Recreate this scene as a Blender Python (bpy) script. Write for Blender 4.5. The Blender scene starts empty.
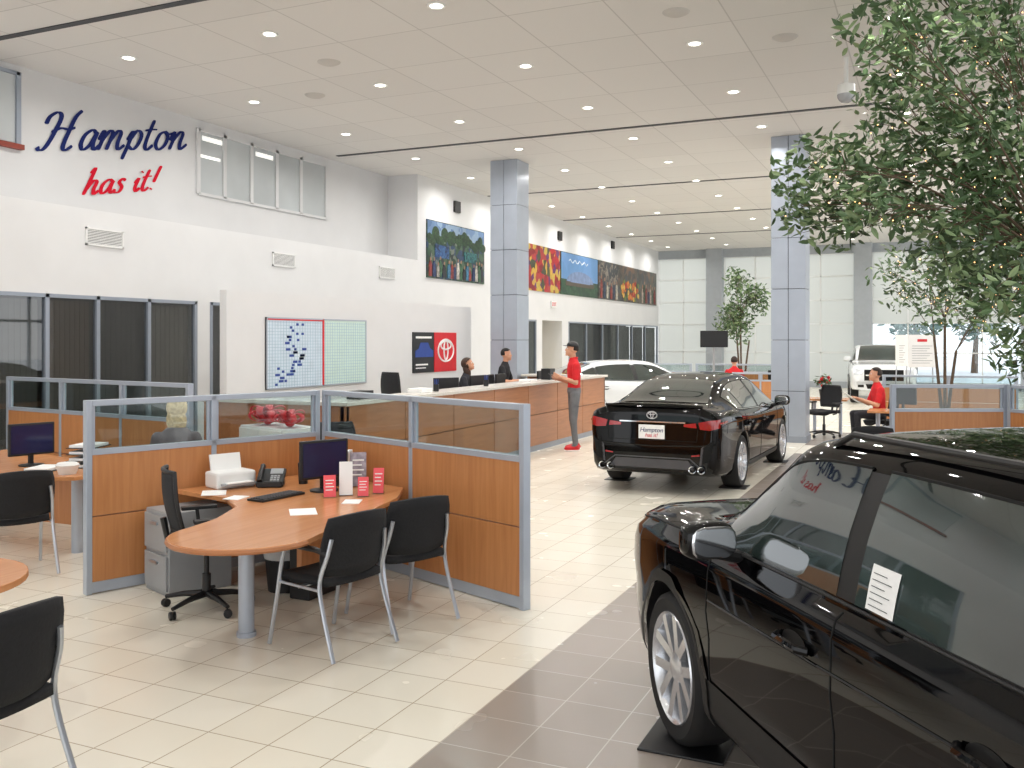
import bpy, bmesh, math, random
from mathutils import Vector, Matrix
from mathutils.bvhtree import BVHTree
random.seed(7)
sc=bpy.context.scene; COL=sc.collection
PI=math.pi
def R(a): return math.radians(a)
sc.view_settings.view_transform='Standard'
A0=R(24.36); SA=math.sin(A0); CA=math.cos(A0); EYE=1.9
def spot(u,v,d):
    """room position of a sight-line point at distance d (authoring aid)"""
    r=(u-512)/930*d
    return Vector((r*CA-d*SA, r*SA+d*CA, EYE-(v-340)*d/930))
def onfloor(u,v,z=0.0):
    p=spot(u,v,930*(EYE-z)/(v-340)); p.z=z; return p
def lin(c):
    c=c/255.0
    return c/12.92 if c<=.04045 else ((c+.055)/1.055)**2.4
def S(r,g,b): return (lin(r),lin(g),lin(b),1)
# ---------------------------------------------------------------- materials
def base_mat(name):
    m=bpy.data.materials.new(name); m.use_nodes=True
    nt=m.node_tree; b=nt.nodes['Principled BSDF']; return m,nt,b
def mat(name,rgb,rough=.5,metal=0,var=.06,scale=6,coat=0,spec=.5,emit=0,bump=0,stretch=None,cior=1.5):
    m,nt,b=base_mat(name)
    c=S(*rgb)
    tc=nt.nodes.new('ShaderNodeTexCoord'); nz=nt.nodes.new('ShaderNodeTexNoise'); nz.inputs['Scale'].default_value=scale
    nz.inputs['Detail'].default_value=3
    nt.links.new(tc.outputs['Object'],nz.inputs['Vector'])
    rp=nt.nodes.new('ShaderNodeValToRGB')
    rp.color_ramp.elements[0].position=.3; rp.color_ramp.elements[1].position=.7
    rp.color_ramp.elements[0].color=tuple(max(0,x*(1-var)) for x in c[:3])+(1,)
    rp.color_ramp.elements[1].color=tuple(min(1,x*(1+var)) for x in c[:3])+(1,)
    nt.links.new(nz.outputs[0],rp.inputs[0]); nt.links.new(rp.outputs[0],b.inputs['Base Color'])
    b.inputs['Roughness'].default_value=rough; b.inputs['Metallic'].default_value=metal
    b.inputs['Coat Weight'].default_value=coat; b.inputs['Coat Roughness'].default_value=.03; b.inputs['Coat IOR'].default_value=cior
    b.inputs['Specular IOR Level'].default_value=spec
    if emit:
        nt.links.new(rp.outputs[0],b.inputs['Emission Color']); b.inputs['Emission Strength'].default_value=emit
    if bump:
        bp=nt.nodes.new('ShaderNodeBump'); bp.inputs['Strength'].default_value=bump; bp.inputs['Distance'].default_value=.01
        nt.links.new(nz.outputs[0],bp.inputs['Height']); nt.links.new(bp.outputs[0],b.inputs['Normal'])
    return m
def wood_mat(name,a,b_,axis='x',rough=.35):
    m,nt,b=base_mat(name)
    tc=nt.nodes.new('ShaderNodeTexCoord'); mp=nt.nodes.new('ShaderNodeMapping')
    mp.inputs['Scale'].default_value={'x':(.6,9,9),'y':(9,.6,9),'z':(9,9,.6)}[axis]
    nz=nt.nodes.new('ShaderNodeTexNoise'); nz.inputs['Scale'].default_value=3; nz.inputs['Detail'].default_value=6; nz.inputs['Distortion'].default_value=.6
    rp=nt.nodes.new('ShaderNodeValToRGB'); rp.color_ramp.elements[0].position=.25; rp.color_ramp.elements[1].position=.78
    rp.color_ramp.elements[0].color=S(*a); rp.color_ramp.elements[1].color=S(*b_)
    nt.links.new(tc.outputs['Object'],mp.inputs[0]); nt.links.new(mp.outputs[0],nz.inputs['Vector'])
    nt.links.new(nz.outputs[0],rp.inputs[0]); nt.links.new(rp.outputs[0],b.inputs['Base Color'])
    b.inputs['Roughness'].default_value=rough
    return m
def pane_mat(name,tint=(215,228,228),refl=.12,rough=.02):
    m=bpy.data.materials.new(name); m.use_nodes=True; nt=m.node_tree; nt.nodes.clear()
    o=nt.nodes.new('ShaderNodeOutputMaterial'); mx=nt.nodes.new('ShaderNodeMixShader')
    t=nt.nodes.new('ShaderNodeBsdfTransparent'); g=nt.nodes.new('ShaderNodeBsdfGlossy'); g.inputs['Roughness'].default_value=rough
    t.inputs[0].default_value=S(*tint); mx.inputs[0].default_value=refl
    nt.links.new(t.outputs[0],mx.inputs[1]); nt.links.new(g.outputs[0],mx.inputs[2]); nt.links.new(mx.outputs[0],o.inputs[0]); return m
def mural_mat(name,cols,scale=3.0,dist=1.0,mul=.6):
    m,nt,b=base_mat(name)
    tc=nt.nodes.new('ShaderNodeTexCoord'); nz=nt.nodes.new('ShaderNodeTexNoise'); nz.inputs['Scale'].default_value=scale*.6; nz.inputs['Detail'].default_value=5
    mx=nt.nodes.new('ShaderNodeVectorMath'); mx.operation='ADD'
    sc_=nt.nodes.new('ShaderNodeVectorMath'); sc_.operation='SCALE'; sc_.inputs['Scale'].default_value=dist
    vo=nt.nodes.new('ShaderNodeTexVoronoi'); vo.inputs['Scale'].default_value=scale
    nt.links.new(tc.outputs['Object'],nz.inputs['Vector']); nt.links.new(nz.outputs['Color'],sc_.inputs[0])
    nt.links.new(tc.outputs['Object'],mx.inputs[0]); nt.links.new(sc_.outputs[0],mx.inputs[1]); nt.links.new(mx.outputs[0],vo.inputs['Vector'])
    sp=nt.nodes.new('ShaderNodeSeparateColor'); nt.links.new(vo.outputs['Color'],sp.inputs[0])
    rp=nt.nodes.new('ShaderNodeValToRGB'); rp.color_ramp.interpolation='CONSTANT'
    e=rp.color_ramp.elements
    while len(e)<len(cols): e.new(.5)
    for i,c in enumerate(cols): e[i].position=i/len(cols); e[i].color=S(*c)
    nt.links.new(sp.outputs[0],rp.inputs[0])
    n2=nt.nodes.new('ShaderNodeTexNoise'); n2.inputs['Scale'].default_value=scale*3; n2.inputs['Detail'].default_value=4; nt.links.new(tc.outputs['Object'],n2.inputs['Vector'])
    mm=nt.nodes.new('ShaderNodeMix'); mm.data_type='RGBA'; mm.blend_type='MULTIPLY'; mm.inputs['Factor'].default_value=mul
    nt.links.new(rp.outputs[0],mm.inputs['A']); nt.links.new(n2.outputs[0],mm.inputs['B'])
    nt.links.new(mm.outputs['Result'],b.inputs['Base Color']); b.inputs['Roughness'].default_value=.4
    return m
M={}
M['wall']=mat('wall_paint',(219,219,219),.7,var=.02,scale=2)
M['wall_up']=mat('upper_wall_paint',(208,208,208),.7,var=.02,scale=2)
M['alu']=mat('aluminium',(172,180,192),.38,.3,var=.03)
M['alud']=mat('aluminium_edge',(150,158,170),.4,.3,var=.03)
M['colpanel']=mat('column_cladding',(168,176,188),.35,.25,var=.04,scale=3)
M['joint']=mat('dark_joint',(60,62,66),.6)
M['black']=mat('black_plastic',(20,20,22),.45,var=.1)
M['blackfab']=mat('black_upholstery',(20,20,23),.85,var=.2,scale=60,bump=.2)
M['mesh']=mat('black_mesh_fabric',(27,28,32),.8,var=.4,scale=120)
M['steel']=mat('brushed_steel',(185,190,198),.28,.8,var=.04)
M['chrome']=mat('chrome',(225,228,232),.08,1,var=.01)
M['wood']=wood_mat('cubicle_wood',(178,117,70),(198,138,88),'z')
M['woodh']=wood_mat('desk_wood',(194,130,82),(212,150,100),'y',.22)
M['woodc']=wood_mat('counter_wood',(156,102,66),(180,122,82),'y',.35)
M['stone']=mat('counter_stone',(208,203,194),.25,var=.08,scale=30)
M['glass']=pane_mat('partition_glass',(228,236,236),.05)
M['wglass']=pane_mat('office_glass',(218,220,220),.10)
M['cglass']=pane_mat('clear_glazing',(240,244,246),.06)
M['white']=mat('white_plastic',(230,230,228),.45,var=.02)
M['paper']=mat('white_paper',(242,242,240),.7,var=.02)
M['board']=mat('pale_blue_board',(208,222,234),.4,var=.04)
M['grey']=mat('grey_metal_cabinet',(158,160,162),.5,.1,var=.03)
M['darkroom']=mat('painted_dim_office',(58,54,50),.8,var=.3,scale=1.2)  # dark wall colour stands for the unlit office behind the glass
M['screen']=mat('screen_face',(30,34,72),.12,var=.2,scale=2)
M['red']=mat('red_plastic',(210,24,34),.4,var=.05)
M['redink']=mat('red_lettering',(200,28,48),.9,var=.02,spec=.1)
M['navy']=mat('navy_lettering',(34,44,98),.9,var=.02,spec=.1)
M['pink']=mat('pink_card',(236,92,100),.6,var=.06)
M['rubber']=mat('tyre_rubber',(18,18,19),.75,var=.15,scale=30)
M['cpaint']=mat('black_car_paint',(3,3,4),.5,0,var=.05,coat=.85,spec=0,cior=1.42)
M['wpaint']=mat('white_car_paint',(225,228,230),.25,0,var=.01,coat=1)
M['clad']=mat('black_cladding',(15,15,16),.55,var=.1)
M['greytrim']=mat('grey_bumper_trim',(70,70,74),.4,var=.1)
M['cglassd']=mat('car_glass_painted_reflection',(42,52,50),.02,0,var=.6,scale=2.2,coat=1,spec=.8)  # lighter mottling paints in reflections and cabin, as the body is solid
M['alloy']=mat('alloy_wheel',(212,214,218),.25,.75,var=.03)
M['gap']=mat('shut_line',(1,1,1),.9)
M['tail']=mat('tail_lamp_red',(150,12,18),.12,var=.15,coat=1,emit=.08)
M['lamp']=mat('headlamp',(210,216,222),.1,.3,var=.1,coat=1)
M['leaf']=mat('leaf_green',(74,100,62),.5,var=.45,scale=1.7)
M['leafl']=mat('leaf_pale',(124,146,102),.5,var=.25,scale=1.5)
M['bark']=mat('bark',(96,80,64),.9,var=.3,scale=20,bump=.4)
M['bulb']=mat('warm_bulb',(255,196,130),.5,emit=3.5,var=.01)
M['pot']=mat('planter_grey',(80,80,82),.6,var=.1)
M['soil']=mat('soil',(50,38,28),.9,var=.3)
M['diff']=mat('light_diffuser',(255,250,240),.5,emit=7,var=.01)
M['trimw']=mat('light_trim',(235,235,232),.4,var=.01)
M['beige']=mat('beige_door',(206,196,170),.6,var=.03)
M['snow']=mat('outdoor_ground',(230,232,234),.9,var=.06,scale=.3)
M['boardgrid']=mat('board_lines',(160,190,206),.6)
M['bluebit']=mat('blue_ink',(44,72,150),.6)
M['greenboard']=mat('pale_green_board',(204,226,216),.35,var=.03)
M['lips']=mat('lips',(170,90,84),.5)
# ---------------------------------------------------------------- mesh builder
class MB:
    def __init__(s): s.v=[]; s.f=[]
    def add(s,vs,fs,Mx=None):
        o=len(s.v)
        for p in vs:
            p=Vector(p); s.v.append(Mx@p if Mx else p)
        s.f+= [tuple(i+o for i in f) for f in fs]; return s
    def bx(s,x0,x1,y0,y1,z0,z1,Mx=None):
        return s.add([(x0,y0,z0),(x1,y0,z0),(x1,y1,z0),(x0,y1,z0),(x0,y0,z1),(x1,y0,z1),(x1,y1,z1),(x0,y1,z1)],
            [(0,3,2,1),(4,5,6,7),(0,1,5,4),(1,2,6,5),(2,3,7,6),(3,0,4,7)],Mx)
    def tube(s,pts,r,n=8,Mx=None,closed=False):
        pts=[Vector(p) for p in pts]; m=len(pts)
        rr=r if isinstance(r,(list,tuple)) else [r]*m
        vs=[];fs=[];up=None
        for i,p in enumerate(pts):
            if closed: t=pts[(i+1)%m]-pts[i-1]
            else: t=pts[min(i+1,m-1)]-pts[max(i-1,0)]
            if t.length<1e-9: t=Vector((0,0,1))
            t.normalize()
            if up is None: up=Vector((0,0,1)) if abs(t.z)<.9 else Vector((1,0,0))
            a=t.cross(up)
            if a.length<1e-6: a=t.cross(Vector((1,.3,0)))
            a.normalize(); b=t.cross(a); up=a.cross(t)
            for k in range(n):
                th=2*PI*k/n; vs.append(p+(a*math.cos(th)+b*math.sin(th))*rr[i])
        segs=m if closed else m-1
        for i in range(segs):
            j=(i+1)%m
            for k in range(n):
                k2=(k+1)%n; fs.append((i*n+k,i*n+k2,j*n+k2,j*n+k))
        if not closed:
            fs.append(tuple(range(n-1,-1,-1))); fs.append(tuple((m-1)*n+k for k in range(n)))
        return s.add(vs,fs,Mx)
    def lathe(s,prof,n=24,Mx=None,caps=True):
        vs=[];fs=[];m=len(prof)
        for (r,z) in prof:
            for k in range(n):
                th=2*PI*k/n; vs.append((max(r,1e-4)*math.cos(th),max(r,1e-4)*math.sin(th),z))
        for i in range(m-1):
            for k in range(n):
                k2=(k+1)%n; fs.append((i*n+k,i*n+k2,(i+1)*n+k2,(i+1)*n+k))
        if caps and prof[0][0]>1e-3: fs.append(tuple(range(n-1,-1,-1)))
        if caps and prof[-1][0]>1e-3: fs.append(tuple((m-1)*n+k for k in range(n)))
        return s.add(vs,fs,Mx)
    def cyl(s,c,r,z0,z1,n=20,Mx=None):
        T=Matrix.Translation((c[0],c[1],0)); 
        return s.lathe([(r,z0),(r,z1)],n,(Mx@T) if Mx else T)
    def prism(s,poly,z0,z1,Mx=None):
        n=len(poly); vs=[(p[0],p[1],z0) for p in poly]+[(p[0],p[1],z1) for p in poly]
        fs=[tuple(range(n-1,-1,-1)),tuple(range(n,2*n))]+[(i,(i+1)%n,(i+1)%n+n,i+n) for i in range(n)]
        return s.add(vs,fs,Mx)
    def ell(s,c,r,n=14,m=10,Mx=None,keep=None,sq=1):
        vs=[];fs=[]
        g=lambda a: math.copysign(abs(a)**sq,a)
        for i in range(m+1):
            ph=PI*i/m
            for k in range(n):
                th=2*PI*k/n; vs.append((g(math.sin(ph))*g(math.cos(th)),g(math.sin(ph))*g(math.sin(th)),g(math.cos(ph))))
        for i in range(m):
            for k in range(n):
                f=(i*n+k,(i+1)*n+k,(i+1)*n+(k+1)%n,i*n+(k+1)%n)
                if keep:
                    cc=sum((Vector(vs[q]) for q in f),Vector())/4
                    if not keep(cc): continue
                fs.append(f)
        vs=[(c[0]+v[0]*r[0],c[1]+v[1]*r[1],c[2]+v[2]*r[2]) for v in vs]
        return s.add(vs,fs,Mx)
    def grid(s,P,Mx=None):
        a=len(P); b=len(P[0]); vs=[p for row in P for p in row]
        fs=[(i*b+j,i*b+j+1,(i+1)*b+j+1,(i+1)*b+j) for i in range(a-1) for j in range(b-1)]
        return s.add(vs,fs,Mx)
    def build(s,name,m,parent=None,smooth=False,bevel=0,solid=0,loc=None,fix=True):
        me=bpy.data.meshes.new(name); me.from_pydata([tuple(v) for v in s.v],[],s.f)
        if fix:
            b=bmesh.new(); b.from_mesh(me)
            bmesh.ops.remove_doubles(b,verts=b.verts,dist=1e-5)
            bmesh.ops.recalc_face_normals(b,faces=b.faces); b.to_mesh(me); b.free()
        me.materials.append(m if not isinstance(m,str) else M[m])
        if smooth:
            for p in me.polygons: p.use_smooth=True
            me.set_sharp_from_angle(angle=R(40))
        o=bpy.data.objects.new(name,me); COL.objects.link(o)
        if parent: o.parent=parent
        if loc: o.location=loc
        if bevel:
            md=o.modifiers.new('b','BEVEL'); md.width=bevel; md.segments=2; md.limit_method='ANGLE'
        if solid:
            md=o.modifiers.new('s','SOLIDIFY'); md.thickness=solid; md.offset=0
        return o
def tag(o,label,cat,group=None,kind=None):
    o['label']=label; o['category']=cat
    if group: o['group']=group
    if kind: o['kind']=kind
    return o
def thing(name,label,cat,loc=(0,0,0),rz=0,group=None):
    o=bpy.data.objects.new(name,None); COL.objects.link(o); o.location=loc; o.rotation_euler=(0,0,rz); o.empty_display_size=.1
    return tag(o,label,cat,group)
def struct(name,mb,m,**k):
    o=mb.build(name,m,**k); o['kind']='structure'; return o
def kids(o): return [c for c in bpy.data.objects if c.parent==o]
def dup(root,loc,rz,label,group=None):
    r=root.copy(); COL.objects.link(r); r.location=loc; r.rotation_euler=(0,0,rz); r['label']=label
    if group: r['group']=group
    for ch in kids(root):
        c=ch.copy(); COL.objects.link(c); c.parent=r
        for g in kids(ch):
            d=g.copy(); COL.objects.link(d); d.parent=c
    return r
def text_into(name,body,size,m,parent,loc,rot,ex=.002,align='CENTER',shear=0,bold=0):
    cu=bpy.data.curves.new('t','FONT'); cu.body=body; cu.size=size; cu.extrude=ex; cu.align_x=align; cu.align_y='CENTER'; cu.shear=shear; cu.offset=bold
    t=bpy.data.objects.new('t',cu); COL.objects.link(t)
    dg=bpy.context.evaluated_depsgraph_get(); me=bpy.data.meshes.new_from_object(t.evaluated_get(dg))
    bpy.data.objects.remove(t); me.name=name; me.materials.clear(); me.materials.append(M[m])
    o=bpy.data.objects.new(name,me); COL.objects.link(o); o.parent=parent; o.location=loc; o.rotation_euler=rot; return o
ORD=['first','second','third','fourth','fifth','sixth','seventh','eighth','ninth','tenth','eleventh','twelfth','thirteenth','fourteenth','fifteenth']
H=5.7; YF=39.0
# ---------------------------------------------------------------- camera, world
cd=bpy.data.cameras.new('camera'); cam=bpy.data.objects.new('camera',cd); COL.objects.link(cam)
cd.sensor_width=36; cd.lens=930/1024*36; cd.shift_y=-44/1024; cd.clip_end=400; cd.clip_start=.05
cam.location=(0,0,EYE); cam.rotation_euler=(R(90),0,A0); sc.camera=cam
w=bpy.data.worlds.new('world'); sc.world=w; w.use_nodes=True
nt=w.node_tree; bg=nt.nodes['Background']
tcw=nt.nodes.new('ShaderNodeTexCoord'); sx=nt.nodes.new('ShaderNodeSeparateXYZ'); rpw=nt.nodes.new('ShaderNodeValToRGB')
nt.links.new(tcw.outputs['Generated'],sx.inputs[0]); nt.links.new(sx.outputs['Z'],rpw.inputs[0]); nt.links.new(rpw.outputs[0],bg.inputs[0])
rpw.color_ramp.elements[0].color=(.97,.985,1,1); rpw.color_ramp.elements[1].color=(.90,.95,1,1); bg.inputs[1].default_value=1.95
# ---------------------------------------------------------------- floor
def floor_mat():
    m,nt,b=base_mat('floor_tiles'); N=nt.nodes; L=nt.links
    tc=N.new('ShaderNodeTexCoord'); br=N.new('ShaderNodeTexBrick')
    mp=N.new('ShaderNodeMapping'); mp.inputs['Location'].default_value=(2.12,.1,0)
    L.new(tc.outputs['Object'],mp.inputs[0])
    def setb(q,c1,c2,cm):
        q.offset=0; q.squash=1; q.offset_frequency=1
        for k,v in (('Scale',1),('Brick Width',.36),('Row Height',.36),('Mortar Size',.0034),('Mortar Smooth',.1),('Bias',0)): q.inputs[k].default_value=v
        q.inputs['Color1'].default_value=S(*c1); q.inputs['Color2'].default_value=S(*c2); q.inputs['Mortar'].default_value=S(*cm)
        L.new(mp.outputs[0],q.inputs['Vector'])
    setb(br,(234,229,215),(229,223,207),(176,162,138))
    b2=N.new('ShaderNodeTexBrick'); setb(b2,(154,144,135),(146,136,127),(190,181,168))
    sp=N.new('ShaderNodeSeparateXYZ'); L.new(tc.outputs['Object'],sp.inputs[0])
    def gt(src,val,op='GREATER_THAN'):
        n=N.new('ShaderNodeMath'); n.operation=op; L.new(src,n.inputs[0]); n.inputs[1].default_value=val; return n.outputs[0]
    def mul(a,c,op='MULTIPLY'):
        n=N.new('ShaderNodeMath'); n.operation=op; L.new(a,n.inputs[0]); L.new(c,n.inputs[1]); return n.outputs[0]
    x0=gt(sp.outputs[0],-2.12)
    near=gt(sp.outputs[1],16.18,'LESS_THAN'); far=gt(sp.outputs[1],17.5); far2=gt(sp.outputs[1],20.2,'LESS_THAN')
    mask=mul(x0,mul(near,mul(far,far2),'MAXIMUM'))
    mx=N.new('ShaderNodeMix'); mx.data_type='RGBA'; L.new(mask,mx.inputs['Factor']); L.new(br.outputs['Color'],mx.inputs['A']); L.new(b2.outputs['Color'],mx.inputs['B'])
    L.new(mx.outputs['Result'],b.inputs['Base Color'])
    nz=N.new('ShaderNodeTexNoise'); nz.inputs['Scale'].default_value=2.5; L.new(tc.outputs['Object'],nz.inputs['Vector'])
    mr=N.new('ShaderNodeMapRange'); mr.inputs['To Min'].default_value=.18; mr.inputs['To Max'].default_value=.32
    L.new(nz.outputs[0],mr.inputs[0]); L.new(mr.outputs[0],b.inputs['Roughness'])
    bp=N.new('ShaderNodeBump'); bp.inputs['Strength'].default_value=.25; bp.inputs['Distance'].default_value=.003; bp.invert=True
    L.new(br.outputs['Fac'],bp.inputs['Height']); L.new(bp.outputs[0],b.inputs['Normal'])
    return m
XL,XR,YB=-12.3,9.0,-6.0
struct('floor',MB().bx(XL,XR,YB,YF+.2,-.1,0),floor_mat())
def ceil_mat():
    m,nt,b=base_mat('ceiling_panels'); N=nt.nodes; L=nt.links
    tc=N.new('ShaderNodeTexCoord'); br=N.new('ShaderNodeTexBrick'); mp=N.new('ShaderNodeMapping')
    mp.inputs['Location'].default_value=(9.86+.59,-9.27+.635,0); L.new(tc.outputs['Object'],mp.inputs[0]); L.new(mp.outputs[0],br.inputs['Vector'])
    br.offset=0
    for k,v in (('Scale',1),('Brick Width',1.18),('Row Height',1.27),('Mortar Size',.010),('Mortar Smooth',.3),('Bias',0)): br.inputs[k].default_value=v
    br.inputs['Color1'].default_value=S(218,216,213); br.inputs['Color2'].default_value=S(213,211,208); br.inputs['Mortar'].default_value=S(190,188,185)
    L.new(br.outputs['Color'],b.inputs['Base Color']); b.inputs['Roughness'].default_value=.8
    return m
struct('ceiling',MB().bx(XL,XR,YB,YF+.2,H,H+.15),ceil_mat())
for i,(y,x0,x1) in enumerate([(8.0,-11.5,9),(16.0,-11.2,9),(22.1,-10.7,9),(27.6,-10.7,9),(33,-10.7,9)]):
    struct('trim_%d'%(i+1),MB().bx(x0,x1,y-.05,y+.05,H-.012,H-.001),'joint')
# ---------------------------------------------------------------- left walls
XW,XU=-10.75,-11.54
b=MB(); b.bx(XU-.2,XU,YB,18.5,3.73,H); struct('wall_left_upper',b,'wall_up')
b=MB(); b.bx(XU-.2,XW,YB,18.5,2.52,3.73); b.bx(XU-.2,XW,11.5,11.8,0,2.52); b.bx(XU-.2,XW,12.15,18.5,0,2.52); b.bx(XU-.2,XW,YB,6.0,0,2.52)
struct('wall_left_lower',b,'wall')
b=MB(); b.bx(XU-.2,XW,18.5,YF,2.5,H); b.bx(XU-.2,XW,18.5,24.6,0,2.5); b.bx(XU-.2,XW,25.5,25.95,0,2.5); b.bx(XU-.2,XW,27.6,28.2,0,2.5)
struct('wall_left_far',b,'wall')
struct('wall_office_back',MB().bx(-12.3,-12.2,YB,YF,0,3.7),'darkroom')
struct('wall_low',MB().bx(-9.12,-9.0,10.2,17.75,0,2.6),'wall')
struct('baseboard_left',MB().bx(-9.0,-8.985,10.2,17.75,0,.1),'grey')
def glazing(n,y0,y1,cuts,z1,tones=None):
    t=bpy.data.objects.new('window_%d'%n,None); COL.objects.link(t); t['kind']='structure'
    fr=MB()
    for y in cuts: fr.bx(XW-.06,XW+.01,y-.03,y+.03,0,z1)
    fr.bx(XW-.06,XW+.01,y0,y1,z1-.05,z1); fr.bx(XW-.06,XW+.01,y0,y1,0,.12)
    fr.build('window_frame','alud',t)
    for k,(a,c) in enumerate(zip(cuts[:-1],cuts[1:])):
        MB().bx(XW-.035,XW-.025,a+.03,c-.03,.12,z1-.05).build('pane','wglass',t)
        if tones:
            q=MB(); m_=9
            for i in range(m_):
                ya=a+.05+(c-a-.1)*i/m_; q.bx(XW-.12,XW-.115,ya,ya+(c-a-.1)/m_-.006,.14,z1-.08)
            q.build('vertical_blind',mat('blind_%d_%d'%(n,k),tones[k%len(tones)],.8,var=.12,scale=1.5),t)
glazing(1,6.0,11.5,[6.03,7.0,7.85,8.73,9.56,10.5,11.47],2.52,[(112,112,108),(104,104,102),(132,130,126),(112,96,84),(74,72,70),(136,130,122)])
glazing(2,11.8,12.15,[11.82,12.13],2.52)
glazing(3,28.2,38.9,[28.2,29.9,31.6,33.4,35.2,37,38.87],2.5,[(96,98,98),(74,74,74),(126,126,122)])
glazing(4,24.6,25.5,[24.63,25.47],2.5)
b=MB().bx(-11.6,-11.5,25.95,27.6,0,2.5); struct('door_1',b,'beige')
t=bpy.data.objects.new('window_5',None); COL.objects.link(t); t['kind']='structure'
ys=[12.35,13.0,13.72,14.45,15.2,16.05]; fr=MB()
for y in ys: fr.bx(XU-.01,XU+.04,y-.04,y+.04,4.42,5.55)
fr.bx(XU-.01,XU+.04,12.35,16.05,4.4,4.45); fr.bx(XU-.01,XU+.04,12.35,16.05,5.5,5.55); fr.build('window_frame','wall_up',t)
M['upane']=mat('upper_pane',(184,189,190),.3,var=.12,scale=.8,spec=.3)
M['upane2']=mat('upper_pane_glow',(250,250,245),.4,emit=.6,var=.02)  # glowing strips laid on the opaque pane stand for lamps behind it
for k,(a,c) in enumerate(zip(ys[:-1],ys[1:])):
    MB().bx(XU+.004,XU+.012,a+.03,c-.03,4.45,5.5).build('pane','upane',t)
MB().bx(XU+.013,XU+.016,12.45,12.95,5.36,5.44).build('pane_lamp_glow','upane2',t)
MB().bx(XU+.013,XU+.016,12.4,12.9,5.06,5.11).build('pane_lamp_glow','upane2',t)
MB().bx(XU+.013,XU+.016,13.85,14.35,5.34,5.42).build('pane_lamp_glow','upane2',t)
t=bpy.data.objects.new('window_6',None); COL.objects.link(t); t['kind']='structure'
MB().bx(XU+.004,XU+.02,7.2,8.85,4.62,5.55).build('pane','upane',t)
MB().bx(XU-.01,XU+.08,7.1,8.95,4.53,4.6).build('window_sill',mat('red_brown_sill',(132,52,36),.5),t)
fr=MB().bx(XU-.01,XU+.05,8.85,8.92,4.6,5.6); fr.bx(XU-.01,XU+.05,7.2,8.9,5.55,5.6); fr.build('window_frame','alud',t)
# ---------------------------------------------------------------- far glass wall + right glass wall
shade=bpy.data.materials.new('backlit_shade'); shade.use_nodes=True; nts=shade.node_tree; nts.nodes.clear()
o_=nts.nodes.new('ShaderNodeOutputMaterial'); mxs=nts.nodes.new('ShaderNodeMixShader'); tr=nts.nodes.new('ShaderNodeBsdfTranslucent'); df=nts.nodes.new('ShaderNodeBsdfDiffuse')
nzs=nts.nodes.new('ShaderNodeTexNoise'); nzs.inputs['Scale'].default_value=.7; rps=nts.nodes.new('ShaderNodeValToRGB')
rps.color_ramp.elements[0].color=S(208,208,203); rps.color_ramp.elements[1].color=S(226,226,221)
nts.links.new(nzs.outputs[0],rps.inputs[0]); nts.links.new(rps.outputs[0],tr.inputs[0]); nts.links.new(rps.outputs[0],df.inputs[0])
mxs.inputs[0].default_value=.15; nts.links.new(tr.outputs[0],mxs.inputs[1]); nts.links.new(df.outputs[0],mxs.inputs[2]); nts.links.new(mxs.outputs[0],o_.inputs[0])
fw=MB(); fw.bx(-10.75,XR,YF,YF+.2,5.35,H); fw.bx(-10.75,XR,YF,YF+.2,0,.25)
for x in (-8.3,-2.5,3.3): fw.bx(x-.33,x+.33,YF-.35,YF+.2,0,H)
struct('wall_far',fw,mat('far_pier',(168,174,180),.6,var=.04))
n=10
for (xa,xb) in [(-10.75,-8.63),(-7.97,-2.83),(-2.17,2.97),(3.63,9.0)]:
    t=bpy.data.objects.new('window_%d'%n,None); COL.objects.link(t); t['kind']='structure'; n+=1
    cols=max(2,round((xb-xa)/1.28)); xs=[xa+(xb-xa)*i/cols for i in range(cols+1)]; zs=[.25,1.4,2.55,3.5,4.45,5.35]
    f=MB()
    for x in xs: f.bx(x-.022,x+.022,YF+.06,YF+.12,.25,5.35)
    for z in zs: f.bx(xa,xb,YF+.06,YF+.12,z-.022,z+.022)
    f.build('window_frame','white',t)
    clear=xa>-2.5
    MB().bx(xa,xb,YF+.13,YF+.135,2.55 if clear else .25,5.35).build('roller_shade',shade,t)
    if clear: MB().bx(xa,xb,YF+.08,YF+.085,.25,2.55).build('pane','cglass',t)
t=bpy.data.objects.new('window_20',None); COL.objects.link(t); t['kind']='structure'; f=MB()
for i in range(16): f.bx(XR-.1,XR,YB+3*i-.04,YB+3*i+.04,0,H)
for z in (.1,2.6,5.2): f.bx(XR-.1,XR,YB,YF,z-.05,z+.05)
f.build('window_frame','alud',t)
struct('ground_outside',MB().bx(-60,60,YF+.3,120,-.2,-.05),'snow')
# ---------------------------------------------------------------- ceiling lights
LX=[-9.86,-7.5,-5.14,-2.78,-.42,1.94]
dl=None
ld=bpy.data.lights.new('downlight_lamp','AREA'); ld.shape='DISK'; ld.size=.15; ld.energy=29; ld.color=(1,.975,.945); ld.spread=R(160)
for k in range(-3,12):
    for j,x in enumerate(LX):
        y=9.27+2.54*k
        if y>38.4: continue
        if k<0 and j in(1,3,5): continue
        if k>=0: lab='round recessed downlight, %s from the left wall in the %s ceiling row from the camera'%(ORD[j],ORD[k])
        else: lab='round recessed downlight above the camera side of the hall, %s from left, row %s behind'%(ORD[j],ORD[-k])
        t=thing('ceiling_light',lab,'ceiling light',(x,y,H),0,'recessed ceiling downlights')
        if dl is None:
            dl=(MB().lathe([(.075,-.002),(.11,-.002),(.105,-.014),(.075,-.010),(.075,-.002)],24,caps=False).build('trim_ring','trimw',t,smooth=True), MB().cyl((0,0),.075,-.008,-.004,24).build('diffuser','diff',t))
        else:
            for q in dl:
                c=q.copy(); COL.objects.link(c); c.parent=t
        if k<9 or j%2==0:
            L=bpy.data.objects.new('lamp',ld); COL.objects.link(L); L.location=(0,0,-.03); L.parent=t
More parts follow.
